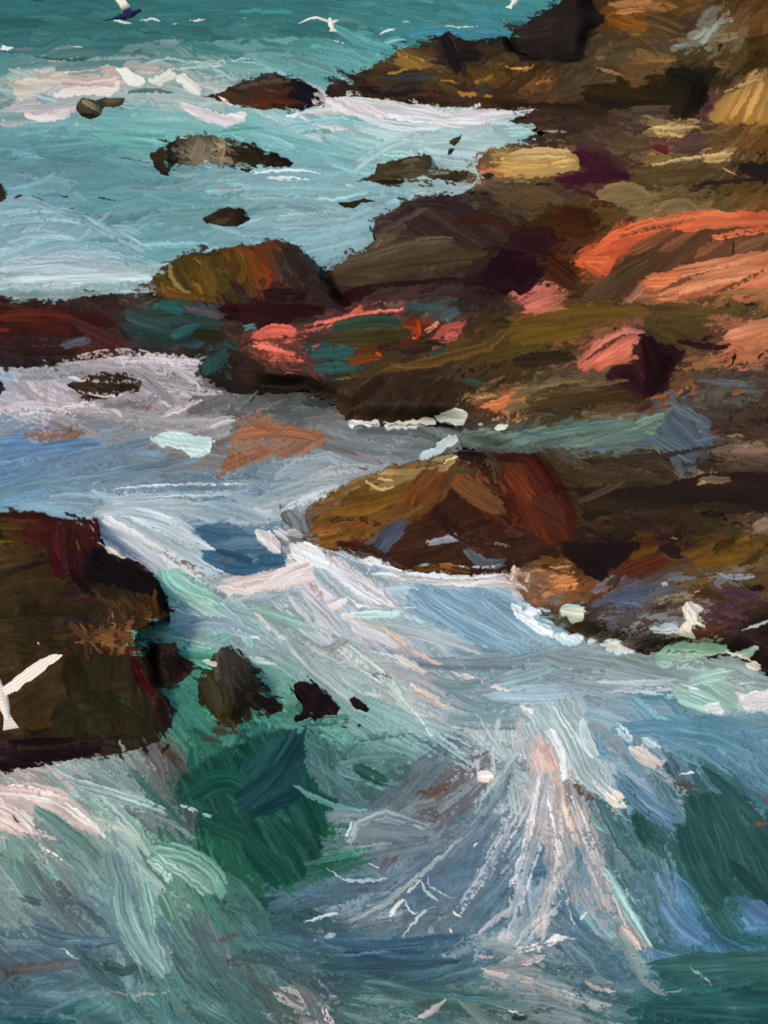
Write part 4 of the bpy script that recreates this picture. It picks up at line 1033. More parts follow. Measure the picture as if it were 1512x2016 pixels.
# name, label, lay-back k, outline, parts [(name, label, outline)]; orange and peach tops are sunlight put into the colour
ROCKS = [
 ('headland', 'dark peaked headland rock at the water line beside the open sea', .45,
  '1003,100 1008,62 1030,48 1075,22 1105,5 1120,-12 1150,-8 1175,25 1198,42 1180,60 1155,78 1150,115 1120,123 1060,122 1022,126', []),
 ('boulder', 'rounded brown boulder with ochre edge next to the dark headland', .5,
  '1200,40 1215,20 1260,8 1310,28 1350,55 1362,78 1330,84 1270,77 1230,62', []),
 ('rock_ledge', 'long dark rock ledge with tan streaks sloping down into white surf', .5,
  '640,180 650,166 690,150 720,140 760,115 790,95 820,82 870,68 880,60 905,78 935,80 1000,70 1012,100 1060,120 1090,170 1062,212 1000,217 930,213 860,209 780,202 700,190 645,193', []),
 ('rock', 'low dark rock with rusty base lying off the tip of the ledge', .5,
  '400,190 440,178 480,160 520,149 560,150 600,160 625,175 642,190 635,205 600,215 560,215 510,218 470,207 430,197', []),
 ('boulder', 'small navy black boulder on the low rock off the ledge', .4,
  '576,170 598,160 622,174 622,200 602,210 584,192', []),
 ('rock', 'small two humped grey rock in the surf under the breaking wave', .42,
  '150,205 160,193 175,195 186,199 205,193 248,195 240,208 222,213 200,212 198,228 180,236 160,230 150,215', []),
 ('boulder', 'dark olive mossy boulder beside the tan boulder', .45,
  '1300,165 1322,132 1370,136 1402,165 1388,200 1370,230 1338,230 1310,208', []),
 ('boulder', 'large golden tan boulder with diagonal grain at the shore edge', .4,
  '1385,237 1400,205 1430,180 1470,160 1512,154 1870,140 1870,250 1512,242 1440,249 1400,252', []),
 ('slab', 'thin cream slab lying below the golden tan boulder', .6,
  '1278,256 1300,244 1382,245 1362,263 1350,278 1288,276', []),
 ('rock', 'flat dark rock with a broad grey face, widest of those awash', .42,
  '298,302 330,285 350,277 380,269 415,267 440,272 500,287 580,317 570,327 510,329 460,329 440,320 400,326 360,329 345,321 332,326 334,348 315,344 303,326', 
  [('face', 'grey weathered face', '358,318 372,290 388,270 425,268 450,285 446,308 400,322')]),
 ('stone', 'tiny dark upper stone of a pair above the slab rock', .4, '884,277 908,265 906,279 895,288 885,283', []),
 ('stone', 'tiny dark lower stone of a pair above the slab rock', .4, '879,306 886,292 896,292 888,304', []),
 ('rock', 'dark slab topped rock with a long tail pointing at the tan slabs', .42,
  '697,357 720,350 740,338 745,325 790,313 820,306 848,307 850,332 865,336 920,335 943,345 930,359 915,361 880,353 840,354 800,361 760,366 735,359', []),
 ('slab', 'cream topped slab beside the maroon cleft at the water edge', .55,
  '955,330 960,310 1000,298 1050,290 1130,297 1147,310 1142,332 1080,342 1010,346 960,345', []),
 ('slab', 'cream edged sloping slab leaning on the black wedge rock', .5,
  '1262,347 1280,325 1330,312 1400,302 1450,295 1457,320 1442,346 1380,357 1300,362 1260,356', []),
 ('rock', 'black wedge rock against the cream edged sloping slab', .4,
  '1455,322 1480,310 1870,305 1870,365 1512,353 1460,351', []),
 ('boulder', 'pale khaki rounded boulder above the rusty red mound', 0.6,
  '1165,388 1190,366 1230,357 1265,369 1292,385 1270,401 1200,406 1165,402', []),
 ('boulder', 'pale khaki rounded boulder just above the big orange slab', 0.6,
  '1282,412 1310,395 1345,389 1372,405 1362,426 1290,429', []),
 ('rock', 'tiny dark rock cut by the left frame edge in calm water', .4, '-345,362 0,362 8,380 12,393 0,399 -345,402', []),
 ('stone', 'thin dark curved shard awash between the slab rock and the shore', .5, '664,400 690,398 715,391 740,398 712,401 696,410 678,409', []),
 ('rock', 'small ragged brown rock alone in pale calm water', .42,
  '400,430 415,422 430,412 450,408 475,411 482,415 479,425 494,431 480,441 465,448 440,446 405,441', []),
 ('boulder', 'rusty red mound below the pale khaki boulders', 0.62, '1078,425 1110,405 1165,414 1172,445 1150,467 1090,472', []),
 ('rock', 'dark brown shoulder of rock running down to the pale bay', 0.72,
  '733,442 790,402 850,383 930,393 990,410 1012,440 1003,490 900,510 800,532 690,548 645,558 652,535 742,478', []),
 ('boulder', 'dark boulder with a painted lit olive face beside the calm bay', .4,
  '290,562 300,550 318,525 370,500 430,490 500,480 555,472 590,488 622,520 652,545 692,600 660,612 560,612 460,610 400,592 340,592 310,582',
  [('face', 'painted lit olive face with a rust orange edge', '318,528 370,502 450,490 510,497 532,520 534,548 522,566 470,577 400,589 340,587 316,566')]),  # olive face is the lit side, its light put into the colour
 ('reef', 'low rust and teal reef lying between bay and foam', 0.78,
  '-345,588 0,587 100,597 160,585 210,580 290,577 340,590 400,592 460,610 482,640 467,690 400,702 330,704 260,698 200,706 120,717 60,724 0,722 -345,727', []),
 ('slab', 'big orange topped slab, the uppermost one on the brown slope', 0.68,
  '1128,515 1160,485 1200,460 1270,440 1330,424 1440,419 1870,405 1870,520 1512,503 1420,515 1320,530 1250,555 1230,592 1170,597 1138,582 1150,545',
  [('sunlit_orange_top', 'top painted sunlit orange', '1128,517 1160,485 1200,460 1270,440 1330,424 1440,419 1870,405 1870,445 1480,452 1380,452 1330,446 1250,480 1212,505 1195,545 1150,545')]),  # orange top is sunlight painted into the rock colour
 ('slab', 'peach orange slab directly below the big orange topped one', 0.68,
  '1232,592 1260,560 1320,545 1400,525 1512,499 1870,485 1870,580 1512,582 1470,576 1400,592 1330,586 1260,602', []),  # peach orange likewise carries painted sunlight
 ('boulder', 'small boulder with top painted sunlit pink above the olive slope', .45, '1018,608 1040,580 1090,564 1112,585 1102,606 1060,620 1030,620', []),  # pink top is painted as a sunlit face
 ('rock', 'dark rock with coral pink patches and teal sides above the grey foam', 0.75,
  '470,690 480,665 520,640 600,622 680,598 740,594 800,592 832,628 828,657 812,677 752,692 746,717 702,747 640,752 580,773 520,779 440,773 400,747 390,715 420,690',
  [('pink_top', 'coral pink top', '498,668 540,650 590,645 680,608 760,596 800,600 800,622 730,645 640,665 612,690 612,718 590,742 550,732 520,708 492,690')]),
 ('boulder', 'brick of rock painted sunlit pink with one shaded maroon side', .4,
  '1133,727 1160,690 1200,655 1230,644 1270,649 1300,675 1352,690 1337,722 1310,762 1270,787 1238,770 1215,742 1170,732',
  [('shaded_side', 'side painted dark maroon with shade', '1262,660 1300,675 1352,690 1337,722 1310,762 1270,787 1238,770 1190,732 1250,715 1256,690')]),  # pink is painted sunlight, the maroon side painted shade
 ('slab', 'small peach slab at the edge beside the dark maroon streak', 0.7,
  '1423,667 1460,645 1512,620 1870,600 1870,690 1512,681 1440,682', []),
 ('stone', 'peach stone between two dark cracks', .45, '1449,703 1460,689 1500,689 1496,713 1470,719', []),
 ('slab', 'long tan slab with a pink nose above the brown ledge', 0.68,
  '943,802 960,780 1000,764 1050,745 1120,737 1200,744 1216,751 1150,766 1100,772 1040,791 1000,806 960,813', []),
 ('rock', 'dark half submerged rock in the swirling foam below the reef', .5, '132,757 170,742 230,737 280,750 276,771 220,783 190,789 155,776', []),
 ('rock', 'dark rock tip cut by the left frame edge below the reef', .45, '-345,742 0,748 14,770 0,777 -345,784', []),
 ('stone', 'grey brown stone on the dark slope, upper of two', .45, '1428,892 1450,868 1480,858 1870,850 1870,910 1512,906 1440,905', []),
 ('stone', 'pale brown stone on the dark slope, lower of two', .45, '1368,952 1385,929 1420,926 1457,944 1442,961 1383,964', []),
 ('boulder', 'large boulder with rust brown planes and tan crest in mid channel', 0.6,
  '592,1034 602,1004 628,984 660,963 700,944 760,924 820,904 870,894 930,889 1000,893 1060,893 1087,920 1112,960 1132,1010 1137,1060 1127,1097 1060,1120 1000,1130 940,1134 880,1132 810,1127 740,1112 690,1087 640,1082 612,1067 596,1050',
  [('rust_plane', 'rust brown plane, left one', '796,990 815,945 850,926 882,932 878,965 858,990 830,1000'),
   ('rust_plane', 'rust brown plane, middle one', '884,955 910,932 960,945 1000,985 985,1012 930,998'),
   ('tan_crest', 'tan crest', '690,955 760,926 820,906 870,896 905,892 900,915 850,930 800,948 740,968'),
   ('shaded_plane', 'plane painted dark maroon with shade', '1000,896 1060,895 1087,920 1112,960 1132,1010 1137,1060 1100,1080 1040,1040 1010,985 985,940')]),  # maroon plane on the right is shade put into the colour
 ('stone', 'mauve brown stone at the frame edge above the ochre shelf', .45, '1480,1040 1500,1022 1870,1015 1870,1062 1512,1058 1488,1052', []),
 ('rock_shelf', 'ochre and violet rock shelf splashed with white spray', 0.72,
  '1000,1138 1060,1115 1110,1100 1180,1090 1240,1080 1290,1072 1350,1083 1420,1078 1512,1068 1870,1055 1870,1210 1512,1202 1445,1265 1400,1277 1240,1282 1130,1252 1080,1217 1043,1190', []),
 ('boulder', 'black brown boulder at the frame corner below the ochre shelf', .4,
  '1437,1268 1470,1240 1512,1200 1870,1180 1870,1340 1512,1327 1480,1312 1458,1296', []),
 ('boulder', 'massive dark brown boulder with maroon crest at the frame edge', 0.66,
  '-345,1010 0,1009 60,1004 100,1016 150,1024 190,1020 198,1070 235,1090 280,1110 310,1140 334,1185 337,1212 302,1226 270,1241 266,1275 300,1300 310,1350 340,1400 336,1432 310,1462 260,1482 200,1489 120,1502 60,1514 0,1512 -345,1515',
  [('maroon_crest', 'maroon red crest', '-345,1011 0,1010 60,1005 100,1017 150,1025 190,1021 198,1070 160,1120 125,1190 95,1130 105,1085 60,1068 20,1052 -345,1050'),
   ('black_side', 'black side', '198,1070 235,1090 280,1110 310,1140 334,1185 337,1212 312,1218 300,1180 270,1150 215,1150 165,1120 175,1085')]),
 ('stone', 'black pointed stone touching the massive brown boulder', .38, '288,1292 300,1263 320,1270 345,1264 353,1290 387,1311 372,1331 350,1346 310,1346 294,1320', []),
 ('stone', 'grey streaked upright stone, largest standing in the green pool', .36,
  '391,1342 400,1315 425,1290 440,1277 470,1279 490,1300 510,1340 530,1370 557,1386 552,1401 520,1406 482,1421 460,1437 430,1427 400,1402 391,1372', []),
 ('stone', 'black jagged stone with crumbs round its foot in the green pool', .38,
  '576,1350 590,1342 620,1347 640,1365 670,1395 662,1409 640,1409 620,1421 610,1413 582,1423 580,1411 598,1401 590,1376', []),
 ('stone', 'smallest black stone at the end of the row in the green pool', .4, '687,1378 697,1371 710,1380 727,1395 720,1403 700,1396', []),
]
# regions of the water with an identity of their own
WAVES = [
 ('breaking_wave', 'pinkish white breaking wave far out, curling over the small grey rock', P('-345,140 60,135 120,140 215,145 240,130 300,140 345,128 400,165 400,192 340,172 300,185 220,195 120,190 60,215 -345,215')),
 ('breaking_wave', 'white surf line rolling in along the foot of the dark ledge', P('550,208 640,190 700,195 800,210 900,222 1020,212 1070,206 1060,222 1000,240 900,260 780,256 680,235 560,232')),
 ('wave_crest', 'curved white wash spilling below the far breaking wave', P('345,195 400,205 490,215 490,240 440,250 380,232')),
 ('wave_crest', 'long diagonal white wash pouring between the two big boulders', P('560,1075 660,1100 780,1195 760,1205 690,1185 560,1160 430,1175 420,1150 520,1125 600,1120')),
 ('wave_crest', 'pinkish white swell breaking beneath the massive brown boulder', P('-345,1530 60,1535 150,1560 230,1660 210,1670 140,1640 60,1660 -345,1670')),
]
SANDBANK = P('412,947 445,890 455,850 490,815 530,813 562,840 622,843 655,868 600,897 520,907 440,943')
# ---------------------------------------------------------------- who owns each point of the lattice
shore_m = poly_mask(SHORE, 1.3)
rock_masks = []
ids = np.zeros((NY, NX), np.int16)            # 0 water, 1 shore, 2.. rocks
ids[shore_m] = 1
ROCKS = [r for r in ROCKS]
order = sorted(range(len(ROCKS)), key=lambda k: max(p[1] for p in P(ROCKS[k][3])))
for k in range(len(ROCKS)):
    small = (lambda pp: max(p[0] for p in pp) - min(p[0] for p in pp))(P(ROCKS[k][3])) < 150
    rock_masks.append(poly_mask(P(ROCKS[k][3]), 0.55 if small else 1.0))
for k in order:
    ids[rock_masks[k]] = k + 2
rocky = ids > 0
land = [(shore_m & m).sum() > 0.6 * max(1, m.sum()) for m in rock_masks]
grp_of = np.array([0, 1] + [1 if l else k + 2 for k, l in enumerate(land)])
gid = grp_of[ids]

# ---------------------------------------------------------------- heights
ang = PITCH + np.arctan((gy - 1008.0) / FOCAL)
# forward ground distance of every row: the ray (1 forward, yc up) hits z = 0
yc = -(gy - 1008.0) / FOCAL
dz = yc * math.cos(PITCH) - math.sin(PITCH)
dy = math.cos(PITCH) + yc * math.sin(PITCH)
T0 = (CAM_H / -dz).astype(f32)                # ray length factor to the ground, per row
GY = (T0 * dy).astype(f32)                    # ground distance, per row
MPP = (T0 / FOCAL).astype(f32)                # metres per photograph pixel, per row
LG = np.log(GY)

sea_z = (0.035 * fbm(150, 101, 2, 60) + 0.10 * fbm(110, 131, 3, 70) * np.clip((PY - 1000) / 500, 0, 1)).astype(f32)
sea_z += 0.05
sm = box_blur(shore_m.astype(f32), 70 / STEP)
sm2 = box_blur(shore_m.astype(f32), 26 / STEP)
shore_z = ((0.95 * np.clip(sm - 0.32, 0, 1) + 0.05 + 0.06 * fbm(90, 201, 2, 60)) * np.clip((sm2 - 0.5) * 2.2, 0, 1) + 0.03).astype(f32)
Z = np.where(shore_m, shore_z, sea_z)

def smooth1(a, n):
    k = np.ones(2 * n + 1) / (2 * n + 1)
    return np.convolve(np.pad(a, n, mode='edge'), k, mode='valid')

for k in order:
    m = rock_masks[k]; lay = ROCKS[k][2]
    cols = np.nonzero(m.any(0))[0]
    if not len(cols): continue
    top = m[:, cols].argmax(0); bot = NY - 1 - m[::-1, cols].argmax(0)
    bs = smooth1(bot.astype(float), max(3, len(cols) // 14)); bs = np.maximum(bs, bot - 2)
    ts = smooth1(top.astype(float), max(2, len(cols) // 30)); ts = np.minimum(ts, bs - 2)
    lb = np.interp(bs, np.arange(NY), LG); lt = np.interp(ts, np.arange(NY), LG)
    zb = np.array([Z[min(NY - 1, int(b) + 1), c] for b, c in zip(bs, cols)])
    zb = np.minimum(smooth1(zb, max(3, len(cols) // 14)), 3.0) - 0.03
    Ltot = np.maximum(lt - lb, 1e-4)
    s = np.clip((LG[:, None] - lb[None, :]) / Ltot[None, :], -0.3, 1.2)
    rise = (1 - lay) * Ltot[None, :] * np.where(s > 0, 1.38 * s - 0.38 * s * s, 1.38 * s)
    q = (1 - zb / CAM_H)[None, :] * np.exp(-rise)
    zz = (1 - q) * CAM_H
    size = min(1.0, (bs - ts).max() * STEP / 120.0)
    bump = (0.09 * size * fbm(80, 300 + k, 2, 60) + 0.02 * size * fbm(24, 700 + k, 2))[:, cols] * np.clip(s * 6, 0, 1)
    sub = m[:, cols] & (ids[:, cols] == k + 2)
    r0 = max(0, int(top.min()) - 12); r1 = min(NY, int(bot.max()) + 13)
    w_ = np.pad(m[r0:r1][:, cols].astype(f32), ((0, 0), (8, 8))); v_ = np.pad(zz[r0:r1].astype(f32), ((0, 0), (8, 8)), mode='edge') * w_
    br = 5 if size > 0.6 else 2
    den = box_blur(w_, br)[:, 8:-8]; sm_z = box_blur(v_, br)[:, 8:-8] / np.maximum(den, 1e-3)
    full = zz.copy(); full[r0:r1] = np.where(den > 0.02, sm_z, zz[r0:r1])
    zz = np.maximum(full + bump, -0.05)
    Zc = Z[:, cols]
    if True:                                   # rocks bedded in the shore grow out of it without a gap
        inner = np.clip((box_blur((m if land[k] else (m | ~rocky)).astype(f32), 11 / STEP)[:, cols] - 0.5) * 2.2, 0, 1)
        zz = Zc + (np.maximum(zz, Zc) - Zc) * inner
    Zc[sub] = zz[sub]; Z[:, cols] = Zc

# land and the rocks bedded in it join without knife-edge gaps
wk = rocky.astype(f32)
Zl = box_blur(Z.astype(f32) * wk, 8 / STEP) / np.maximum(box_blur(wk, 8 / STEP), 1e-3)
Z = np.where(rocky & (box_blur(shore_m.astype(f32), 20 / STEP) > 0.1), Zl, Z)

# ---------------------------------------------------------------- painting: brush strokes laid over the surfaces
print('painting')
ds = 6
qx = PX[::ds, ::ds]; qy = PY[::ds, ::ds]
qq = np.stack([qx.ravel(), qy.ravel()], 1)
def upsample(a):
    iy = np.clip(np.arange(NY) / ds, 0, a.shape[0] - 1.001); ix = np.clip(np.arange(NX) / ds, 0, a.shape[1] - 1.001)
    y0 = iy.astype(int); x0 = ix.astype(int); fy = (iy - y0)[:, None, None]; fx = (ix - x0)[None, :, None]
    g = lambda yy, xx: a[np.ix_(yy, xx)]
    return ((g(y0, x0) * (1 - fx) + g(y0, x0 + 1) * fx) * (1 - fy) + (g(y0 + 1, x0) * (1 - fx) + g(y0 + 1, x0 + 1) * fx) * fy).astype(f32)
baseW = upsample(field_col(qq, False).reshape(qx.shape + (3,)))
baseR = upsample(field_col(qq, True).reshape(qx.shape + (3,)))
C = np.where(rocky[..., None], baseR * 0.82, baseW * 0.74 + 0.02).astype(f32)
grain = (0.45 * noise(2.9, 900) + 0.45 * noise(5, 901) + 0.4 * noise(10, 902)).astype(f32)      # tooth of the surface
ground_tone = np.array([0.42, 0.30, 0.22], f32)
C = C * (1 + 0.10 * fbm(40, 905, 3)[..., None])
Hm = (0.25 * grain).astype(f32)                # relief, in photograph pixels
foam_w = np.zeros((NY, NX), f32)

BR = np.random.default_rng(99).random((256, 64)).astype(f32)          # lane, along
def stroke(pts, width, ca, cb, dry, thick, layer, rid=None, seed=0, foam=False, streak=0.50, fine=0.24):
    r = np.random.default_rng(seed + 12345)
    pts = np.asarray(pts, f32)
    hw = width / 2.0
    i0 = max(0, int((pts[:, 0].min() - hw - 8 - X0) / STEP)); i1 = min(NX, int((pts[:, 0].max() + hw + 8 - X0) / STEP) + 2)
    j0 = max(0, int((pts[:, 1].min() - hw - 8 - Y0) / STEP)); j1 = min(NY, int((pts[:, 1].max() + hw + 8 - Y0) / STEP) + 2)
    if i1 <= i0 or j1 <= j0: return
    x = PX[j0:j1, i0:i1]; y = PY[j0:j1, i0:i1]
    wf = 0.75 if width < 22 else 0.4
    x = x + wf * WX[j0:j1, i0:i1]; y = y + wf * WY[j0:j1, i0:i1]
    best = np.full(x.shape, 1e9, f32); S = np.zeros(x.shape, f32); T = np.zeros(x.shape, f32)
    seg = pts[1:] - pts[:-1]; ln = np.maximum(np.sqrt((seg ** 2).sum(1)), 1e-3); cum = np.concatenate([[0], np.cumsum(ln)])
    n = len(seg)
    for k in range(n):
        ux, uy = seg[k] / ln[k]
        rx = x - pts[k, 0]; ry = y - pts[k, 1]
        t = rx * ux + ry * uy; s = -rx * uy + ry * ux
        tc = np.clip(t, -hw if k == 0 else 0, ln[k] + (hw if k == n - 1 else 0))
        d = (t - tc) ** 2 + s * s
        u = d < best
        best[u] = d[u]; S[u] = s[u]; T[u] = (cum[k] + t)[u]
    L = cum[-1]
    lane_w = 2.9 + 0.022 * width
    lo = r.random() * 200; ao = r.random() * 60
    lane = S / lane_w + lo
    b1 = bil(BR, T / 85.0 + ao, lane) - 0.5           # long streaks
    b2 = bil(BR, T / 400.0 + ao + 20, lane * 0.6 + 77) - 0.5
    end = bil(BR, np.zeros_like(T) + ao + 9, lane * 0.5 + 33) - 0.5
    d10 = dry / 9.0
    a0 = T + hw * (0.25 + 0.9 * end); a1 = L - T + hw * (0.25 - 1.3 * end - 0.5 * d10)
    endcov = np.clip(np.minimum(a0, a1) / (3.0 + 0.25 * hw + 10 * d10), -1, 1)
    tp = np.clip((np.minimum(T, L - T) + 0.9 * hw) / (0.32 * L + 0.9 * hw), 0.12, 1) ** (0.75 if foam else 0.4)
    edge = np.clip((np.abs(S) / (hw * tp) - 0.68) / 0.32, 0, 3)
    load = 0.78 - 0.74 * d10 - 0.35 * d10 * np.clip(T / max(L, 1), 0, 1)
    cov = load + 0.9 * d10 * b1 + 0.55 * b2 * (0.4 + d10) + ((0.95 if foam else 0.6) + 1.1 * d10) * grain[j0:j1, i0:i1] - 0.62 * edge * edge + 0.5 * (endcov - 1)
    a = np.clip(cov / (0.16 + 0.10 * d10) + 0.25, 0, 1)
    if rid is not None: a = a * (gid[j0:j1, i0:i1] == rid)
    elif layer == 'w': a = a * ~rocky[j0:j1, i0:i1]
    elif layer == 'r': a = a * rocky[j0:j1, i0:i1]
    if not (a > 0).any(): return
    b3 = bil(BR, T / 50.0 + ao + 30, S / 2.3 + lo) - 0.5
    mix = np.clip(0.5 + 1.5 * b2 + 0.8 * b1 - 0.15, 0, 1)[..., None]
    if cb is None: cb = np.clip(ca * ((0.93 if foam else 0.82) if r.random() < .6 else 1.12), 0, 1)
    col = ca * (1 - mix * 0.75) + cb * mix * 0.75
    col = col * (1 + fine * b3[..., None]) * (1 + streak * b1[..., None] * (0.5 + 0.5 * d10))
    aa = a[..., None] * (0.94 - 0.10 * d10)
    blk = C[j0:j1, i0:i1]; blk[...] = blk * (1 - aa) + col * aa
    prof = thick * (0.28 + 0.75 * b1 + 0.22 * b2 + 0.25 * np.exp(-((np.abs(S) / hw - 0.85) / 0.13) ** 2))
    hb = Hm[j0:j1, i0:i1]; hb[...] = hb * (1 - 0.75 * a) + a * (0.55 * prof + 0.15)
    if foam or layer == 'w':
        fb = foam_w[j0:j1, i0:i1]; fb[...] = fb * (1 - a) + (1.0 if foam else 0.0) * a

def auto_pass(spacing, width, length, dry, thick, jitter, seed, prob=1.0, rock_only=False):
    r = np.random.default_rng(seed)
    xs = np.arange(X0, X1, spacing[0]); ys = np.arange(Y0, Y1, spacing[1])
    gxx, gyy = np.meshgrid(xs, ys)
    q = np.stack([gxx.ravel(), gyy.ravel()], 1)
    q = q + (r.random(q.shape) - 0.5) * np.array(spacing) * 1.4
    q = q[r.random(len(q)) < prob]
    q = q[r.permutation(len(q))]
    ii = np.clip(((q[:, 0] - X0) / STEP).astype(int), 0, NX - 1); jj = np.clip(((q[:, 1] - Y0) / STEP).astype(int), 0, NY - 1)
    rid = gid[jj, ii]; isr = rid > 0
    aW = field_ang(q, False); aR = field_ang(q, True)
    a = np.where(isr, aR, aW) + r.normal(0, 1, len(q)) * np.where(isr, 0.20, np.clip(q[:, 1] / 5000.0, 0.05, 0.17))
    ln = length * (0.6 + 0.8 * r.random(len(q))) * np.where(isr, 0.6, 1.0)
    calm = (~isr) & (q[:, 1] < 480); ln = ln * np.where(calm, 1.5, 1.0)
    persp = np.clip(0.55 + q[:, 1] / 1500.0, 0.5, 1.35)
    ln = ln * persp; wd = width * (0.6 + 0.8 * r.random(len(q))) * persp * np.where(isr, 0.85, 1.0)
    o = q + (r.random(q.shape) - 0.5) * 26
    cw = field_col(q, False); cr = field_col(q, True); cw2 = field_col(o, False); cr2 = field_col(o, True)
    ca = np.where(isr[:, None], cr, cw); cb = np.where(isr[:, None], cr2, cw2)
    jit = jitter * np.where(isr, 1.6, np.where(calm, 0.55, 1.0))[:, None]; lum = 1 + r.normal(0, 1, (len(q), 1)) * jit; ca = np.clip(ca * lum + r.normal(0, jitter * .12, ca.shape), 0.01, 1); cb = np.clip(cb * (1 + r.normal(0, jitter * 1.6, (len(q), 1))), 0.01, 1)
    curve = r.normal(0, 0.10, len(q))
    dr = np.clip(dry + r.normal(0, 1.4, len(q)) - 1.2 * calm, 1, 8.5)
    keep = (not rock_only) | isr
    for k in np.nonzero(np.broadcast_to(keep, len(q)))[0]:
        c, s = math.cos(a[k]), math.sin(a[k]); h = ln[k] / 2; b = curve[k] * ln[k]
        x, y = q[k]
        pts = [(x - c * h, y - s * h), (x - c * h * .4 - s * b * .8, y - s * h * .4 + c * b * .8), (x + c * h * .4 - s * b * .8, y + s * h * .4 + c * b * .8), (x + c * h, y + s * h)]
        stroke(pts, wd[k], ca[k].astype(f32), cb[k].astype(f32), dr[k], thick, 'r' if isr[k] else 'w', int(rid[k]) if isr[k] else None, seed * 7919 + k, streak=0.30, fine=0.13)

def patch(pts, angle, ca, cb, dry, thick, layer, seed, foam=False):
    xs = [p[0] for p in pts]; ys = [p[1] for p in pts]
    i0 = max(0, int((min(xs) - 14 - X0) / STEP)); i1 = min(NX, int((max(xs) + 14 - X0) / STEP) + 2)
    j0 = max(0, int((min(ys) - 14 - Y0) / STEP)); j1 = min(NY, int((max(ys) + 14 - Y0) / STEP) + 2)
    sl = (slice(j0, j1), slice(i0, i1))
    soft = box_blur(poly_mask(pts, 1.3 if layer == 'a' else 2.2)[sl].astype(f32), (8.0 if layer == 'w' else 2.2 if layer == 'a' else 4.5) / STEP)
    r = np.random.default_rng(seed); c, s = math.cos(math.radians(angle)), math.sin(math.radians(angle))
    x = PX[sl] + 1.0 * WX[sl]; y = PY[sl] + 1.0 * WY[sl]
    T = x * c + y * s; S = -x * s + y * c
    b1 = bil(BR, T / 90.0 + r.random() * 60, S / 3.4 + r.random() * 200) - 0.5
    b2 = bil(BR, T / 220.0 + r.random() * 60, S / 14.0 + r.random() * 200) - 0.5
    d10 = dry / 9.0
    cov = 0.75 - 0.75 * d10 + 0.9 * d10 * b1 + 0.5 * b2 + (0.5 + d10) * grain[sl] - 1.5 * (1 - soft) ** 1.2 + 0.25
    a = np.clip(cov / (0.2 + 0.1 * d10), 0, 1) * (soft > 0.03)
    if layer == 'a': thick = thick * (0.6 + 1.4 * np.clip(1.2 - soft, 0, 1) * (soft > 0.2))
    if layer == 'w': a = a * ~rocky[sl]
    elif layer == 'r': a = a * rocky[sl]
    mix = np.clip(0.45 + 1.8 * b2 + 0.7 * b1, 0, 1)[..., None]
    col = (ca * (1 - mix) + cb * mix) * (1 + 0.42 * b1[..., None] * (0.5 + 0.5 * d10))
    aa = a[..., None] * 0.95
    C[sl] = C[sl] * (1 - aa) + col * aa
    Hm[sl] = Hm[sl] * (1 - 0.75 * a) + a * (thick * 0.5 * (0.3 + 0.8 * b1 + 0.3 * b2) + 0.15)
    if layer != 'r': foam_w[sl] = foam_w[sl] * (1 - a) + (1.0 if foam else 0.0) * a

auto_pass((44, 30), 46, 170, 3.2, 2.2, 0.045, 1)
auto_pass((40, 25), 34, 150, 5.4, 2.6, 0.06, 2)
auto_pass((46, 30), 22, 150, 5.8, 2.4, 0.07, 3, 0.4)
auto_pass((26, 17), 13, 62, 6.6, 3.0, 0.17, 4, 0.8, True)
def lay_patches(late):
  for n, ln in enumerate(PATCHES.strip().splitlines()):
    t = ln.split()
    if (t[0] == 'A') != late: continue
    patch(P(' '.join(t[6:])), float(t[3]), hexrgb(t[4]), hexrgb(t[5]), float(t[1]), float(t[2]), {'F': 'w', 'A': 'a'}.get(t[0], t[0]), 900 + n, t[0] in 'FA')
lay_patches(False)
def edge_pass(seed, n):
    # dry strokes dragged across the water line: rock colour into water as painted reflection and wet band, water and foam over rock feet
    r = np.random.default_rng(seed)
    e = box_blur(rocky.astype(f32), 7 / STEP); wide = box_blur(rocky.astype(f32), 30 / STEP)
    jj, ii = np.nonzero((e > 0.25) & (e < 0.75) & (wide > 0.36) & (PX > -60) & (PX < 1580) & (PY > 0) & (PY < 2030))
    pick = r.choice(len(jj), n, replace=False)
    q = np.stack([gx[ii[pick]], gy[jj[pick]]], 1)
    a = field_ang(q, False) + r.normal(0, 0.25, n)
    dn = np.stack([np.zeros(n), np.full(n, 22.0)], 1)
    cw = field_col(q + dn * (r.random((n, 1)) - .3), False); cr = field_col(q - dn * .6, True)
    for k in range(n):
        below = not rocky[min(NY - 1, jj[pick[k]] + int(10 / STEP)), ii[pick[k]]]    # a foot, with water in front
        wat = r.random() < (0.5 if below else 0.25)
        ca = cw[k] * r.uniform(.9, 1.12) if wat else cr[k] * r.uniform(.7, 1.05)
        h = r.uniform(8, 26); c, s = math.cos(a[k]) * h, math.sin(a[k]) * h
        x, y = q[k]
        stroke([(x - c, y - s), (x, y + r.normal(0, 2)), (x + c, y + s)], r.uniform(5, 13), np.clip(ca, 0, 1).astype(f32), None, r.uniform(5.5, 8), 2.4, 'a', None, 70000 + k)
edge_pass(5, 800)
print('hand strokes')
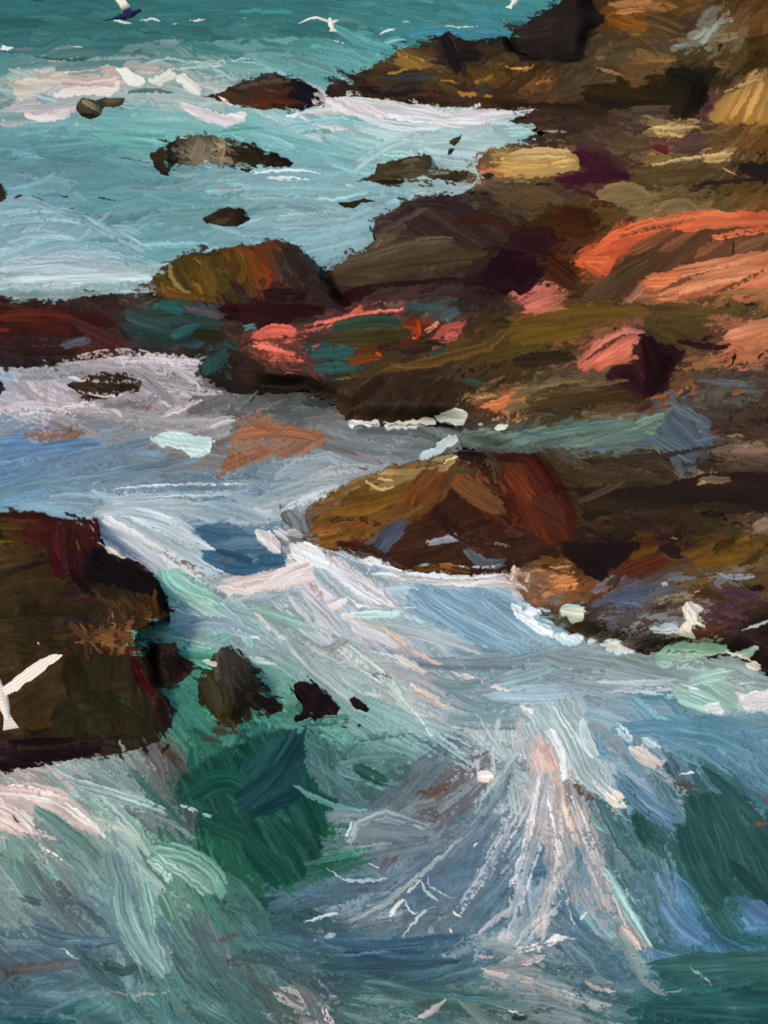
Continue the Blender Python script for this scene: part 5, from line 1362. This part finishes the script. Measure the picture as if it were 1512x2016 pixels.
for n, ln in enumerate(STROKES.strip().splitlines()):
    t = ln.split()
    pts = [tuple(float(v) for v in p.split(',')) for p in t[6:]]
    if len(pts) == 3:      # curve through the middle point
        (ax, ay), (bx, by), (cx, cy) = pts
        mx, my = 2 * bx - (ax + cx) / 2, 2 * by - (ay + cy) / 2
        pts = [((1 - u) ** 2 * ax + 2 * u * (1 - u) * mx + u * u * cx, (1 - u) ** 2 * ay + 2 * u * (1 - u) * my + u * u * cy) for u in np.linspace(0, 1, 8)]
    ca = hexrgb(t[4]); cb = None if t[5] == '-' else hexrgb(t[5])
    stroke(pts, float(t[3]) * 1.06, ca, cb, float(t[1]), float(t[2]), {'F': 'a'}.get(t[0], t[0]), None, 50000 + n, foam=(t[0] == 'F'))

lay_patches(True)
# ---------------------------------------------------------------- surfaces out of the lattice
print('meshing')
far = np.clip(0.5 + PY / 1800.0, 0.45, 1.0) * np.where(rocky, 1.0, np.clip(0.35 + PY / 900.0, 0.35, 1.0))
relief = Hm * MPP[:, None] * RELIEF * far
# 3D point: along each view ray at height Z, then lifted by the paint relief (up on water, outwards on rock)
Zs = Z.astype(np.float64)
t = T0[:, None] * (1 - Zs / CAM_H)
Xw = ((PX - 756.0) / FOCAL) * t
Yw = dy[:, None] * t
Zw = CAM_H + dz[:, None] * t
nz = np.where(rocky, 0.75, 1.0)
Zw = Zw + relief * nz
Yw = Yw - relief * np.where(rocky, 0.66, 0.0)
POS = np.stack([Xw, Yw, Zw], -1).astype(f32)
grey = C.mean(-1, keepdims=True)
low = np.clip((PY - 1000) / 300, 0, 1)
W2 = grey + (C - grey) * (0.92 - 0.06 * low[..., None])
vio = np.clip(W2[..., 2] - W2[..., 1], 0, 1); eme = np.clip(W2[..., 1] - W2[..., 2] - 0.04, 0, 1)
W2 = W2 + np.stack([-0.22 * vio, 0.22 * vio - 0.25 * eme, -0.18 * vio], -1) * (0.4 + 0.6 * low[..., None])
W2 = W2 + ((W2 * np.array([.3, .55, .15], f32)).sum(-1) - 0.46)[..., None] * (0.18 * np.clip((PY - 1000) / 200, 0, 1))[..., None]
C = np.where(rocky[..., None], C, np.clip(W2, 0.02, 1))
LIN = np.concatenate([np.clip(to_lin(C) * ALB * np.where(rocky[..., None], np.array([0.87, 0.80, 0.72]), 1.0), 0.004, 0.92), np.ones((NY, NX, 1))], -1).astype(f32)

# painted-surface material: pigment colour from the brushwork with its painted light and shade, fine bristle noise and a slight oily gloss
def paint_material(name, rough, spec, bump):
    m = bpy.data.materials.new(name); m.use_nodes = True
    n = m.node_tree.nodes; l = m.node_tree.links
    b = n['Principled BSDF']
    at = n.new('ShaderNodeAttribute'); at.attribute_name = 'pigment'
    tc = n.new('ShaderNodeTexCoord')
    ns = n.new('ShaderNodeTexNoise'); ns.inputs['Scale'].default_value = 34.0; ns.inputs['Detail'].default_value = 4.0
    l.new(tc.outputs['Object'], ns.inputs['Vector'])
    mr = n.new('ShaderNodeMapRange'); mr.inputs[3].default_value = 0.88; mr.inputs[4].default_value = 1.12
    l.new(ns.outputs['Fac'], mr.inputs[0])
    mx = n.new('ShaderNodeVectorMath'); mx.operation = 'SCALE'
    l.new(at.outputs['Color'], mx.inputs[0]); l.new(mr.outputs[0], mx.inputs['Scale'])
    l.new(mx.outputs[0], b.inputs['Base Color'])
    rr = n.new('ShaderNodeMapRange'); rr.inputs[3].default_value = rough - .1; rr.inputs[4].default_value = rough + .12
    l.new(ns.outputs['Fac'], rr.inputs[0]); l.new(rr.outputs[0], b.inputs['Roughness'])
    b.inputs['Specular IOR Level'].default_value = 0.0
    g = n.new('ShaderNodeBsdfGlossy'); g.inputs['Roughness'].default_value = rough * .8
    ms = n.new('ShaderNodeMixShader'); ms.inputs[0].default_value = spec
    l.new(b.outputs[0], ms.inputs[1]); l.new(g.outputs[0], ms.inputs[2]); l.new(ms.outputs[0], n['Material Output'].inputs['Surface'])
    bp = n.new('ShaderNodeBump'); bp.inputs['Strength'].default_value = bump; bp.inputs['Distance'].default_value = 0.01
    l.new(ns.outputs['Fac'], bp.inputs['Height']); l.new(bp.outputs['Normal'], b.inputs['Normal']); l.new(bp.outputs['Normal'], g.inputs['Normal'])
    return m
MAT_W = paint_material('water_surface', .4, SPEC, .25)
MAT_R = paint_material('wet_rock', .38, SPEC * .2, .35)
MAT_F = paint_material('foam_white', .55, SPEC * .8, .2)

def emit(name, V, F, K, mat, parent=None):
    me = bpy.data.meshes.new(name)
    me.vertices.add(len(V)); me.vertices.foreach_set('co', np.ascontiguousarray(V, f32).ravel())
    nF = len(F)
    me.loops.add(nF * 4); me.polygons.add(nF)
    me.loops.foreach_set('vertex_index', np.ascontiguousarray(F, np.int32).ravel())
    me.polygons.foreach_set('loop_start', np.arange(0, nF * 4, 4, dtype=np.int32))
    me.update(calc_edges=True); me.validate()
    at = me.color_attributes.new('pigment', 'FLOAT_COLOR', 'POINT')
    at.data.foreach_set('color', np.ascontiguousarray(K, f32).ravel())
    me.materials.append(mat)
    o = bpy.data.objects.new(name, me); COL.objects.link(o)
    if parent: o.parent = parent
    return o

DIRY, DIRZ = dy, dz
def sheet(cell_mask, skirt=True, raise_z=0.0, skirt_mask=None):
    """quads of the lattice where cell_mask; with skirt, the rim is carried backwards and down into the ground so the body is solid"""
    jj, ii = np.nonzero(cell_mask)
    vid = np.full((NY, NX), -1, np.int64)
    need = np.zeros((NY, NX), bool)
    for a, b in ((0, 0), (0, 1), (1, 0), (1, 1)): need[jj + a, ii + b] = True
    vj, vi = np.nonzero(need); vid[vj, vi] = np.arange(len(vj))
    V = POS[vj, vi].astype(np.float64); K = LIN[vj, vi]
    if raise_z: V[:, 2] += raise_z
    F = np.stack([vid[jj, ii], vid[jj + 1, ii], vid[jj + 1, ii + 1], vid[jj, ii + 1]], 1)
    if skirt:
        sm_ = cell_mask if skirt_mask is None else skirt_mask
        m = np.pad(sm_, 1); c = m[1:-1, 1:-1] & cell_mask
        rims = []
        for (dj, di, e) in ((-1, 0, ((0, 1), (0, 0))), (1, 0, ((1, 0), (1, 1))), (0, -1, ((0, 0), (1, 0))), (0, 1, ((1, 1), (0, 1)))):
            nb = np.roll(np.roll(m, -dj, 0), -di, 1)[1:-1, 1:-1]
            j, i = np.nonzero(c & ~nb)
            rims.append((vid[j + e[0][0], i + e[0][1]], vid[j + e[1][0], i + e[1][1]]))
        ea = np.concatenate([r[0] for r in rims]); eb = np.concatenate([r[1] for r in rims])
        uniq, inv = np.unique(np.concatenate([ea, eb]), return_inverse=True)
        ea2, eb2 = inv[:len(ea)], inv[len(ea):]
        rows = [uniq]
        base = V[uniq]
        ray = base - np.array([0, 0, CAM_H]); ray /= np.linalg.norm(ray, axis=1)[:, None]
        ray[:, 2] -= 0.22
        need_t = np.maximum(base[:, 2] + 0.25, 0.02) / -ray[:, 2]
        for fr, drop in ((0.35, 0.0), (1.0, 0.0)):
            nv = base + ray * (need_t * fr)[:, None]; nv[:, 2] -= drop
            rows.append(len(V) + np.arange(len(uniq))); V = np.concatenate([V, nv]); K = np.concatenate([K, K[uniq] * np.array([.9, .9, .9, 1], f32)])
        for a, b in ((rows[0], rows[1]), (rows[1], rows[2])):
            F = np.concatenate([F, np.stack([a[ea2], a[eb2], b[eb2], b[ea2]], 1)])
    return V, F, K

def cells(m):
    return m[:-1, :-1]
cid = ids[:-1, :-1]
# what of the water and shore is foam: painted white water, smoothed so it comes in patches
lum = (C * np.array([.3, .55, .15], f32)).sum(-1); sat = C.max(-1) - C.min(-1)
fo = box_blur((((lum > 0.66) & (sat < 0.22) & ~rocky) | (foam_w > 0.5)).astype(f32), 1)
foam_c = cells(fo > 0.5)
sand_c = cells(poly_mask(SANDBANK, 2.0)) & (cid == 0) & ~foam_c
pool_c = cells(poly_mask(P('905,842 980,842 1060,838 1180,818 1300,806 1330,806 1312,832 1260,868 1180,890 1100,884 1040,888 1000,900 910,880'), 1.5)) & (cid == 1) & ~foam_c

def tag(o, label=None, category=None, kind=None, group=None):
    if label: o['label'] = label
    if category: o['category'] = category
    if kind: o['kind'] = kind
    if group: o['group'] = group
    return o

# waves and foam
wave_used = np.zeros_like(foam_c)
for nm, lab, pl in WAVES:
    wm = cells(poly_mask(pl, 1.5)) & foam_c & (cid <= 1) & ~wave_used
    wave_used |= wm
    tag(emit(nm, *sheet(wm, skirt=False), MAT_F), lab, 'wave', group='waves breaking on the rocks')
tag(emit('foam', *sheet(foam_c & ~wave_used, skirt=False), MAT_F), 'scattered white foam and spray flecks on water and wet rock', 'foam', 'stuff')  # also takes in the white gull reflections painted on the sea
# water (kept a little way under the rocks), sandbank, pool
wet = cells(box_blur((~rocky).astype(f32), 12) > 0.02)
tag(emit('sea', *sheet(wet & (cid == 0) & ~foam_c & ~sand_c, skirt=False), MAT_W), 'teal and grey blue sea streaked with brush marks of foam', kind='structure')
tag(emit('sandbank', *sheet(sand_c, skirt=False), MAT_R), 'bare orange brown sand showing through the shallow water', kind='structure')
tag(emit('tide_pool', *sheet(pool_c, skirt=False), MAT_W), 'sea green tide pool on the brown shore', kind='structure')
tag(emit('rocky_shore', *sheet((cid == 1) & ~foam_c & ~pool_c, skirt=True, skirt_mask=rocky[:-1, :-1]), MAT_R), 'brown rocky shore sloping down to the water', kind='structure')
# rocks
CAT = {'rock_ledge': 'rock ledge', 'rock_shelf': 'rock shelf'}
for k, (nm, lab, lay, pl, parts) in enumerate(ROCKS):
    mine = (cid == k + 2) & ~foam_c
    if not mine.any(): print('EMPTY', lab); continue
    full = (cid == k + 2)
    pj, pi = np.nonzero(full)
    pmask = []
    left = mine.copy()
    for pn, pl2, po in parts:
        pm = cells(poly_mask(P(po), 1.0)) & left
        left &= ~pm; pmask.append((pn, pl2, pm))
    grp = {'stone': 'stones standing in the green pool' if 'green pool' in lab or 'touching the massive' in lab else None}.get(nm)
    o = emit(nm, *sheet(left, skirt=True, skirt_mask=full), MAT_R)
    tag(o, lab, CAT.get(nm, nm), group=grp)
    for pn, pl2, pm in pmask:
        if pm.any():
            tag(emit(pn, *sheet(pm, skirt=True, skirt_mask=full), MAT_R, o), pl2)

# the water and land around the lattice, more coarsely, and the open sea out to the horizon
SP = 12.0
ox = np.arange(-1300, 3000, SP).astype(f32); oy = np.arange(-220, 2700, SP).astype(f32)
ox = np.concatenate([ox[ox < X0], [X0, gx[-1]], ox[ox > gx[-1]]]); oy = np.concatenate([oy[oy < Y0], [Y0, gy[-1]], oy[oy > gy[-1]]])
ix0, ix1 = int(np.nonzero(ox == f32(X0))[0][0]), int(np.nonzero(ox == gx[-1])[0][0]); iy0, iy1 = int(np.nonzero(oy == f32(Y0))[0][0]), int(np.nonzero(oy == gy[-1])[0][0])
# keep regular spacing beside the lattice rectangle too
mid_x = np.arange(X0 + SP, gx[-1] - 1, SP).astype(f32); mid_y = np.arange(Y0 + SP, gy[-1] - 1, SP).astype(f32)
ox = np.sort(np.concatenate([ox, mid_x])); oy = np.sort(np.concatenate([oy, mid_y]))
OX, OY = np.meshgrid(ox, oy)
yc2 = -(OY - 1008.0) / FOCAL; dz2 = yc2 * math.cos(PITCH) - math.sin(PITCH); dy2 = math.cos(PITCH) + yc2 * math.sin(PITCH)
landm = (OX > 1800) & (OY < 1338 + 14 * noise(60, 77, x=OX, y=OY) - np.maximum(OX - 1850, 0) * .12)
edge_z = np.interp(OY[:, 0], gy, np.convolve(np.pad(Z[:, -3], 15, mode='edge'), np.ones(31) / 31, mode='valid'))
shore_d = np.clip((1338 - OY - (OX - 1850) * .12) / 120.0, 0, 1)
oz = np.where(landm, edge_z[:, None] * np.clip(1 - (OX - 1850) / 3000, .6, 1) * shore_d + (0.16 * noise(90, 78, x=OX, y=OY) + 0.1 * noise(36, 79, x=OX, y=OY)) * np.clip((OX - 1850) / 60, 0, 1) * shore_d + .02, -0.02 + 0.07 * noise(120, 80, 60, x=OX, y=OY))
ot = (CAM_H - oz) / -dz2
OP = np.stack([(OX - 756.0) / FOCAL * ot, dy2 * ot, CAM_H + dz2 * ot], -1)
qo = np.stack([(OX + 60 * noise(120, 83, x=OX, y=OY)).ravel(), np.abs(OY + 30 * noise(90, 84, x=OX, y=OY)).ravel()], 1)
oc = np.where(landm[..., None], field_col(qo, True).reshape(OX.shape + (3,)) * .8, field_col(qo, False).reshape(OX.shape + (3,)))
oc = oc * (1 + 0.5 * noise(70, 81, 16, x=OX, y=OY) + 0.35 * noise(22, 82, 10, x=OX, y=OY))[..., None]
OK_ = np.concatenate([np.clip(to_lin(oc) * ALB, .004, .92), np.ones(OX.shape + (1,))], -1).astype(f32)
ny2, nx2 = OX.shape
jj, ii = np.meshgrid(np.arange(ny2 - 1), np.arange(nx2 - 1), indexing='ij')
hole = (ox[ii] >= X0 + SP) & (ox[ii + 1] <= gx[-1] - SP) & (oy[jj] >= Y0 + SP) & (oy[jj + 1] <= gy[-1] - SP)
lcell = landm[:-1, :-1]
for nm, sel, mat_, lab in (('sea', ~hole & ~lcell, MAT_W, 'teal sea around the rocks'), ('rocky_shore', ~hole & lcell, MAT_R, 'brown rocky land behind the shore')):
    a, b = jj[sel], ii[sel]
    F_ = np.stack([a * nx2 + b, (a + 1) * nx2 + b, (a + 1) * nx2 + b + 1, a * nx2 + b + 1], 1)
    used, inv = np.unique(F_, return_inverse=True)
    tag(emit(nm, OP.reshape(-1, 3)[used], inv.reshape(-1, 4), OK_.reshape(-1, 4)[used], mat_), lab, kind='structure')
me = bpy.data.meshes.new('open_sea'); me.from_pydata([(-900, 2, -.45), (900, 2, -.45), (900, 2500, -.45), (-900, 2500, -.45)], [], [(0, 1, 2, 3)])
at = me.color_attributes.new('pigment', 'FLOAT_COLOR', 'POINT')
for i in range(4): at.data[i].color = list(to_lin(hexrgb('336a68')) * ALB) + [1]
me.materials.append(MAT_W); o = bpy.data.objects.new('open_sea', me); COL.objects.link(o)
tag(o, 'dark teal open sea reaching to the horizon', kind='structure')
# ---------------------------------------------------------------- gulls: one continuous body with wings, beak as a part
def pix(px, py, dist):
    xc = (px - 756) / FOCAL; yv = -(py - 1008) / FOCAL
    d = Vector((xc, math.cos(PITCH) + yv * math.sin(PITCH), yv * math.cos(PITCH) - math.sin(PITCH)))
    return Vector((0, 0, CAM_H)) + d * dist
MAT_G = paint_material('gull_feathers', .6, .01, .2)
mb = bpy.data.materials.new('gull_beak'); mb.use_nodes = True
bb = mb.node_tree.nodes['Principled BSDF']; bb.inputs['Base Color'].default_value = (.42, .25, .05, 1); bb.inputs['Roughness'].default_value = .5

def loft(rings):
    V, F = [], []
    n = len(rings[0])
    for r in rings: V += r
    for a in range(len(rings) - 1):
        for b in range(n):
            F.append((a * n + b, a * n + (b + 1) % n, (a + 1) * n + (b + 1) % n, (a + 1) * n + b))
    F.append(tuple(range(n))[::-1]); F.append(tuple((len(rings) - 1) * n + b for b in range(n)))
    return V, F

def gull(label, loc, rot, left, right, span, col_body, col_l, col_r, scale=1.0):
    """+Y is the way it flies; left/right = list of (along span, back, up, chord) stations"""
    V, F = [], []
    prof = [(-.30, .012, .0), (-.24, .030, .0), (-.14, .052, .0), (0, .070, -.005), (.10, .066, 0), (.17, .046, .012), (.215, .040, .022), (.255, .036, .026), (.285, .020, .022), (.295, .008, .02)]
    rings = [[(r * math.cos(a), y, z + r * .9 * math.sin(a)) for a in [k * math.tau / 12 for k in range(12)]] for y, r, z in prof]
    parts = [loft(rings)]
    # tail fan
    parts.append(loft([[(sx * w, y, sz * .010) for sx, sz in ((-1, -1), (1, -1), (1, 1), (-1, 1))] for y, w in ((-.20, .03), (-.30, .05), (-.41, .085))]))
    for side, st in ((-1, left), (1, right)):
        rr = []
        for s, back, up, ch in st:
            x = side * s
            rr.append([(x, .06 - back + ch * .45, up + .004), (x, .06 - back + ch * .2, up + .022 * (ch / .16)), (x, .06 - back - ch * .55, up + .004), (x, .06 - back + ch * .1, up - .010)])
        parts.append(loft(rr))
    for v, f in parts:
        b = len(V); V += v; F += [tuple(i + b for i in q) for q in f]
    me = bpy.data.meshes.new('gull'); me.from_pydata([Vector(v) * scale for v in V], [], F)
    at = me.color_attributes.new('pigment', 'FLOAT_COLOR', 'POINT')
    o = bpy.data.objects.new('gull', me); COL.objects.link(o)
    md = o.modifiers.new('skin', 'REMESH'); md.mode = 'VOXEL'; md.voxel_size = 0.009 * scale; md.use_smooth_shade = True
    dg = bpy.context.evaluated_depsgraph_get()
    m2 = bpy.data.meshes.new_from_object(o.evaluated_get(dg)); o.modifiers.clear(); o.data = m2; m2.name = 'gull'
    for a in list(m2.color_attributes): m2.color_attributes.remove(a)
    at = m2.color_attributes.new('pigment', 'FLOAT_COLOR', 'POINT')
    cb, cl, cr = (to_lin(hexrgb(h)) * ALB for h in (col_body, col_l, col_r))
    r = random.Random(len(label))
    for i, v in enumerate(m2.vertices):
        x = v.co.x / scale; k = min(1, max(0, (abs(x) - .06) / .10))
        c = cb * (1 - k) + (cl if x < 0 else cr) * k
        c = c * (0.90 + 0.12 * math.sin(v.co.y / scale * 150 + 5 * x) + r.uniform(-.05, .05))
        at.data[i].color = (min(.92, max(.004, c[0])), min(.92, max(.004, c[1])), min(.92, max(.004, c[2])), 1)
    m2.materials.clear(); m2.materials.append(MAT_G)
    o.location = loc; o.rotation_euler = rot
    tag(o, label, 'gull', group='gulls flying over the rocks')
    bv, bf = loft([[(rad * math.cos(a), y, z + rad * math.sin(a)) for a in [k * math.tau / 8 for k in range(8)]] for y, rad, z in ((.285, .013, .020), (.325, .010, .018), (.35, .003, .012))])
    bm_ = bpy.data.meshes.new('beak'); bm_.from_pydata([Vector(v) * scale for v in bv], [], bf); bm_.materials.append(mb)
    bo = bpy.data.objects.new('beak', bm_); COL.objects.link(bo); bo.parent = o
    return o
R_ = math.radians
WING = [(.0, .0, .02, .16), (.12, -.02, .05, .17), (.30, -.03, .10, .16), (.45, .03, .09, .13), (.60, .12, .05, .08), (.70, .20, .03, .03)]
FOLD = [(.0, .0, .02, .16), (.10, .0, .0, .16), (.20, .06, -.03, .14), (.28, .14, -.06, .10), (.34, .22, -.08, .04)]
UP = [(.0, .0, .02, .16), (.12, -.02, .12, .17), (.24, -.02, .26, .16), (.33, .03, .38, .13), (.41, .10, .48, .08), (.47, .17, .55, .03)]
MID = [(.0, .0, .02, .14), (.12, .0, .10, .18), (.28, -.01, .25, .20), (.42, .0, .39, .18), (.53, .03, .51, .12), (.60, .07, .58, .03)]
TALL = [(.0, .02, .02, .18), (.14, .03, .16, .21), (.28, .08, .36, .22), (.38, .16, .54, .20), (.46, .26, .70, .14), (.52, .34, .80, .05)]
gull('white gull with one grey wing gliding low over the teal sea', pix(652, 48, 34.0), (R_(8), R_(4), R_(8)), WING, WING, 1.3, 'ece4dc', 'efe8e0', '6f8080', .92)
gull('gull with navy body and raised white wing above the far wave', pix(250, 30, 33.0), (R_(10), R_(-12), R_(-72)), TALL, FOLD, 1.3, '20284a', 'ece4d0', '20284a', 1.0)  # navy is shade painted into the body and folded wing
gull('gull half out of the frame top above open teal water', pix(1012, 6, 33.0), (R_(5), R_(10), R_(-20)), WING, UP, 1.3, 'f0ece6', '7f8a8e', 'e8e4de', .8)
gull('large near white gull flying past the massive brown boulder', pix(4, 1376, 14.6), (R_(20), R_(4), R_(24)), WING, MID, 1.3, 'e8dcd4', 'e8dcd4', 'e4d8d0', .78)
print('done')
